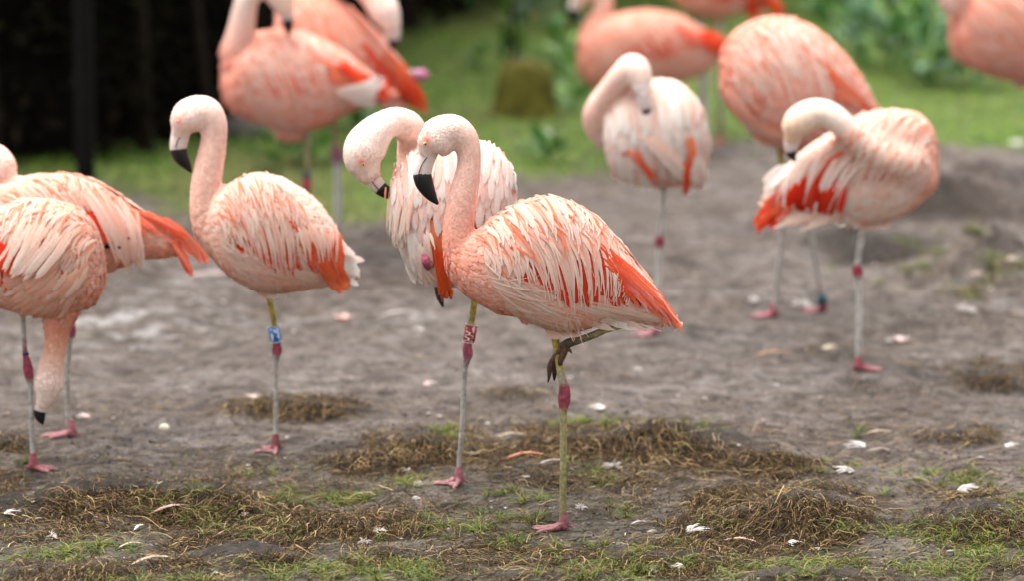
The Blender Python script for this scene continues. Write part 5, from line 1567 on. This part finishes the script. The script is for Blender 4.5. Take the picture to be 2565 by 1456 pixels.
# ------------------------------------------------------------------ shed feathers and droppings on the ground
def down_feather(px, py, size, label, col, kind='curl', ang=0., group=None, lift=.3):
    """kind: curl = cupped body feather, plume = straight vane with a quill, fluff = loose tuft of down"""
    x, y, z = [float(v) for v in hit(px, py)]
    s_ = size * y / F
    V, Fs, K, off = [], [], [], 0
    c = np.array(col[0]); c2 = np.array(col[-1])

    def strip(P, W, up, ca, cb):
        nonlocal off
        P = np.array(P); n = len(P)
        T = np.gradient(P, axis=0); T /= np.linalg.norm(T, axis=1)[:, None] + 1e-9
        B = np.cross(T, up); B /= np.linalg.norm(B, axis=1)[:, None] + 1e-9
        W = np.array(W)[:, None]
        vv = np.stack([P - B * W, P + np.array(up) * W * .3, P + B * W], 1).reshape(-1, 3)
        i = np.arange(n - 1)[:, None] * 3 + off
        Fs.append(np.concatenate([i + np.array([[0, 1, 4, 3]]), i + np.array([[1, 2, 5, 4]])]))
        V.append(vv)
        t = np.linspace(0, 1, n)[:, None]
        K.append(np.repeat(ca * (1 - t) + cb * t, 3, 0)); off += len(vv)
    d = np.array([math.cos(ang), math.sin(ang), 0])
    pr = np.array([-d[1], d[0], 0])
    t = np.linspace(0, 1, 8)
    if kind == 'plume':
        P = [d * s_ * (k - .5) + np.array([0, 0, .004 + s_ * .10 * math.sin(k * PI) + lift * s_ * k * .25]) for k in t]
        strip(P, [s_ * .012] * 8, [0, 0, 1], c, c)
        for k in range(26):
            u = .12 + .86 * k / 26
            root = d * s_ * (u - .5) + np.array([0, 0, .004 + s_ * .10 * math.sin(u * PI) + lift * s_ * u * .25])
            for sg in (-1, 1):
                lb = s_ * (.16 if s_ < .06 else .085) * math.sin(min(1, u * 1.3 + .1) * PI * .86) + s_ * .02
                tip = root + d * lb * .9 + pr * sg * lb * (.6 + .2 * random.random()) + np.array([0, 0, lb * (.25 * random.random())])
                strip([root, (root + tip) / 2 + [0, 0, lb * .15], tip], [s_ * .014, s_ * .014, s_ * .004], [0, 0, 1], c, c2)
    elif kind == 'curl':
        for k in range(15):
            a = (k - 7) * .14 + random.gauss(0, .12)
            dk = d * math.cos(a) + pr * math.sin(a)
            P = [-d * s_ * .45 + dk * s_ * (.85 + .28 * math.sin(k * 5.3)) * u + np.array([0, 0, .003 + s_ * (.20 + .07 * math.sin(k * 3.1)) * math.sin(u * PI * .8) * math.cos(a * 1.2)]) for u in t]
            strip(P, s_ * .045 * np.sin(np.clip(t * .9 + .1, 0, 1) * PI) ** .6 + .0003, [0, 0, 1], c2 if k % 3 else c, c)
    else:
        for k in range(34):
            v = np.array([random.gauss(0, 1), random.gauss(0, 1), abs(random.gauss(0, .55))]); v /= np.linalg.norm(v)
            L = s_ * .5 * (.5 + .6 * random.random())
            b1 = np.array([0, 0, .003]); m = b1 + v * L * .6 + np.array([0, 0, L * .12]); e = b1 + v * L + np.array([random.gauss(0, .12), random.gauss(0, .12), -.1]) * L
            e[2] = max(e[2], .001)
            strip([b1, m, e], [s_ * .035, s_ * .05, s_ * .01], np.cross(v, [.3, .5, .8]), c, c2)
    o = mesh_np('feather', np.vstack(V), np.vstack(Fs), M_DOWN, None, None, np.vstack(K))
    o.location = (x, y, z)
    tagt(o, label, 'feather', group)
    return o


W1 = S((222, 216, 212)); W2 = S((190, 182, 176)); PK = S((240, 190, 182)); OR_ = S((236, 130, 100)); TAN = S((206, 186, 160))
GF = 'shed feathers lying on the ground'
NAMED = [
    (1498, 1026, 40, 'white shed feather tipped up on the mud just right of the front flamingos knee', (W1, W1), 'curl', 2.2),
    (1077, 966, 34, 'round white shed feather on the mud left of the red banded flamingos leg', (W1, PK), 'curl', .3),
    (1183, 1142, 26, 'white curled feather on the matted grass just right of the red banded leg', (W1, W2), 'curl', 2.6),
    (1047, 1218, 34, 'white downy feather beside the red banded flamingos toes', (W1, W2), 'fluff', 0),
    (1018, 1186, 32, 'pale grey down tuft up and left of the red banded flamingos foot', (W2, W2), 'fluff', 0),
    (1044, 1254, 26, 'small white feather on mud below the red banded flamingos foot', (W1, W2), 'curl', 3.0),
    (948, 1336, 42, 'cupped pinkish white feather on bare mud, bottom centre left', (W1, PK), 'curl', 0.),
    (912, 1364, 40, 'white fluffy feather lying on the dark grass clump, bottom centre left', (W1, W2), 'fluff', 0),
    (1597, 1318, 50, 'long white downy feather on mud right of the front flamingos foot', (W1, W2), 'plume', .5),
    (1633, 1337, 26, 'small dirty white feather just below the long downy one', (W2, TAN), 'curl', .2),
    (1745, 1336, 70, 'large white striped feather standing in the grass clump, lower right', (W1, W2), 'curl', .7),
    (1700, 1424, 38, 'white feather with a pink edge at the bottom, right of centre', (W1, PK), 'curl', 2.7),
    (1860, 1366, 96, 'long thin pink edged quill lying in the brown grass, lower right', (PK, TAN), 'plume', 3.1),
    (1986, 1366, 42, 'curled white feather with a pink tip beside the long quill', (W1, PK), 'curl', .1),
    (2146, 1122, 54, 'fan shaped white feather on the mud, right side', (W1, W2), 'curl', 2.5),
    (2200, 1136, 60, 'thin pale quill lying right of the fan shaped feather', (TAN, W2), 'plume', .05),
    (2200, 1094, 80, 'pale stalk like quill above the fan shaped feather', (TAN, TAN), 'plume', -.05),
    (2116, 1185, 56, 'flat white feather behind the right hand matted mound', (W1, W2), 'curl', 3.1),
    (2534, 1122, 40, 'greyish white feather near the right edge of the picture', (W2, W1), 'curl', .6),
    (2424, 1232, 60, 'white feather caught on the grassy mound at the lower right', (W1, W2), 'curl', .1),
    (1310, 1154, 110, 'orange shed quill feather on the mud between the two front legs', (OR_, TAN), 'plume', .25),
    (1380, 1166, 70, 'long white feather just left of the front flamingos shin', (W1, W2), 'plume', .3),
    (1275, 1100, 76, 'curved pale quill arching over the matted grass between the front legs', (TAN, TAN), 'plume', .1),
    (1463, 1128, 24, 'small pink feather on the mat right of the front flamingos shin', (PK, W1), 'curl', .4),
    (1536, 1176, 60, 'flattened white down smeared on the mud right of the front leg', (W2, W2), 'fluff', 0),
    (1455, 1278, 40, 'wet white scraps of feather behind the front flamingos foot', (W2, W1), 'fluff', 0),
    (860, 800, 44, 'pink and white feather upright on the mud between two banded flamingos', (W1, OR_), 'curl', 1.9),
    (995, 800, 110, 'long white feather patch lying on the mud left of the red banded leg', (W2, W1), 'plume', .1),
    (1050, 832, 34, 'round white down ball below the long white patch', (W1, W1), 'fluff', 0),
    (2122, 604, 52, 'large white feather in the hollow behind the right preening flamingos leg', (W1, W2), 'curl', .5),
    (2195, 636, 36, 'pinkish white feather beside the hollow on the right', (W1, PK), 'curl', .2),
    (2258, 855, 44, 'upright white feather on the mud right of the preening flamingos foot', (W1, PK), 'curl', 1.3),
    (2228, 858, 28, 'small white down beside the upright feather on the right', (W1, W2), 'fluff', 0),
    (2076, 878, 44, 'yellowish white feather on the dark clod left of the right leg', (S((220, 208, 180)), W2), 'curl', 0),
    (1932, 898, 100, 'orange tan quill lying across the mud, right of centre', (S((196, 142, 112)), S((190, 150, 120))), 'plume', .08),
    (2005, 770, 70, 'white down gathered beside the fluffed flamingos ringed leg', (W2, W1), 'fluff', 0),
    (1888, 758, 34, 'white down ball left of the fluffed flamingos feet', (W1, W1), 'fluff', 0),
    (2420, 784, 60, 'cluster of white scraps on the mud at the right', (W1, W2), 'fluff', 0),
    (2450, 516, 34, 'white feather near the lawn edge at the far right', (W1, PK), 'curl', .4),
    (2548, 362, 50, 'big white feather at the right edge where lawn meets mud', (W1, W1), 'curl', .8),
    (2314, 652, 30, 'cream feather on the mossy hump at the right', (S((236, 226, 200)), W1), 'curl', 0),
    (2446, 690, 34, 'white feather below the mossy hump at the right', (W1, PK), 'curl', 0),
    (2534, 654, 36, 'white feather at the right edge beside the mossy hump', (W1, PK), 'curl', 0),
    (1367, 338, 44, 'blurred white feather lying on the lawn right of centre', (W1, W1), 'fluff', 0),
    (512, 700, 110, 'long pinkish feather on the mud behind the blue banded flamingo', (PK, W2), 'plume', .15),
    (130, 1352, 46, 'white downy feather standing in the straw, lower left', (W1, W1), 'fluff', 0),
    (346, 1330, 54, 'white spiky plume standing up from the straw, lower left', (W1, W1), 'plume', 1.2),
    (322, 1375, 70, 'long frayed plume lying in the straw under the spiky one', (S((214, 200, 184)), W2), 'plume', .65),
    (370, 1418, 120, 'longest pale quill slanting through the bottom left straw', (S((176, 160, 140)), TAN), 'plume', .62),
    (425, 1290, 130, 'pinkish feather shaft half buried in the left mound', (S((206, 150, 140)), W2), 'plume', .5),
    (160, 1236 - 16, 34, 'brownish feather stuck on the left mound beside its crest', (S((170, 146, 126)), W2), 'curl', .9),
    (28, 1290, 40, 'white feather half hidden in the mound at the left edge', (W1, W2), 'curl', .5),
    (610, 1298, 26, 'small white down on the left mounds slope', (W1, W1), 'fluff', 0),
    (648, 1368, 30, 'white scrap of feather below the left mound, near green tufts', (W1, W1), 'curl', .9),
    (460, 1222, 28, 'tiny white feather on the crest of the left mound beside the yellow grass', (W1, W1), 'curl', .1),
    (405, 1406 - 190, 20, 'tiny white scrap among the crest straw of the left mound', (W1, W1), 'curl', .1),
    (210, 1048, 36, 'pink feather on the mud just right of the left pairs foot', (W1, PK), 'curl', 2.9),
    (1638, 1398 + 40, 34, 'ragged white feather at the bottom edge, left of the pink edged one', (W1, W2), 'fluff', 0),
    (636, 1000, 40, 'tan feather propped on the clod left of the blue banded leg', (S((206, 184, 164)), W2), 'curl', 1.6),
]
for (x, y, s_, lab, c, k, a) in NAMED:
    down_feather(x, y, s_, lab, c, k, a, GF)
# smaller ones nothing tells apart
small = [(1698, 996), (1430, 950), (2055, 1000), (1943, 968), (1765, 1002), (235, 808), (485, 748), (560, 760), (735, 835), (20, 912), (283, 1052), (1072, 1040), (1100, 1048), (1222, 1066), (1212, 700), (1725, 480), (1240, 1120), (2290, 650), (2470, 606), (2420, 760), (2480, 730), (2350, 910),
         (700, 1000), (2455, 1150), (300, 1150), (620, 1170), (1850, 1120), (720, 1100), (1120, 1150), (1320, 1200), (1430, 1180), (1640, 1230), (1900, 1220), (2180, 1260), (2300, 1360), (2050, 1380), (1500, 1380), (1150, 1390), (820, 1290), (500, 1360), (240, 1300), (90, 1240), (1010, 1290), (1390, 1400), (540, 1440), (2380, 1385), (2520, 1420), (1230, 1260), (1750, 900), (1600, 930), (880, 950), (450, 930), (330, 880)]
for k, (x, y) in enumerate(small):
    down_feather(x, y, 8 + 15 * random.random() ** 1.5, 'tiny white scrap of down lying on the mud', (W1, W2), ('fluff', 'curl')[k % 2], random.random() * 6, 'tiny scraps of down on the mud')
nf = 900
xx = RNG.random(nf) * 2700 - 70; yy = 1470 - 1000 * RNG.random(nf) ** .9
gx, gy, gz = hit(xx, yy)
ok = gy < border_y(gx) - .1
gx, gy, gz = gx[ok], gy[ok], gz[ok]; nf = len(gx)
r = .0016 + .0048 * RNG.random(nf) ** 3
V = np.stack([gx, gy, gz + .001], 1)[:, None, :] + o6[None] * np.array([1, 1, .45])[None, None] * r[:, None, None] * (.4 + 1.2 * RNG.random((nf, 6, 1)))
Fc = (np.arange(nf)[:, None, None] * 6 + f8[None]).reshape(-1, 3)
o = mesh_np('down_flecks', V.reshape(-1, 3), Fc, M_DOWN, None, None, np.repeat(pick([W1, W2, PK, S((200, 196, 190))], nf), 6, 0))
tagstuff(o, 'tiny white flecks of down and droppings dotting the mud', 'flecks')
rock(411, 1078, 13, 11, 'pale yellowish egg shaped pebble on the mud left of the blue banded leg', S((226, 222, 196)), 'pebble', 'pebble')
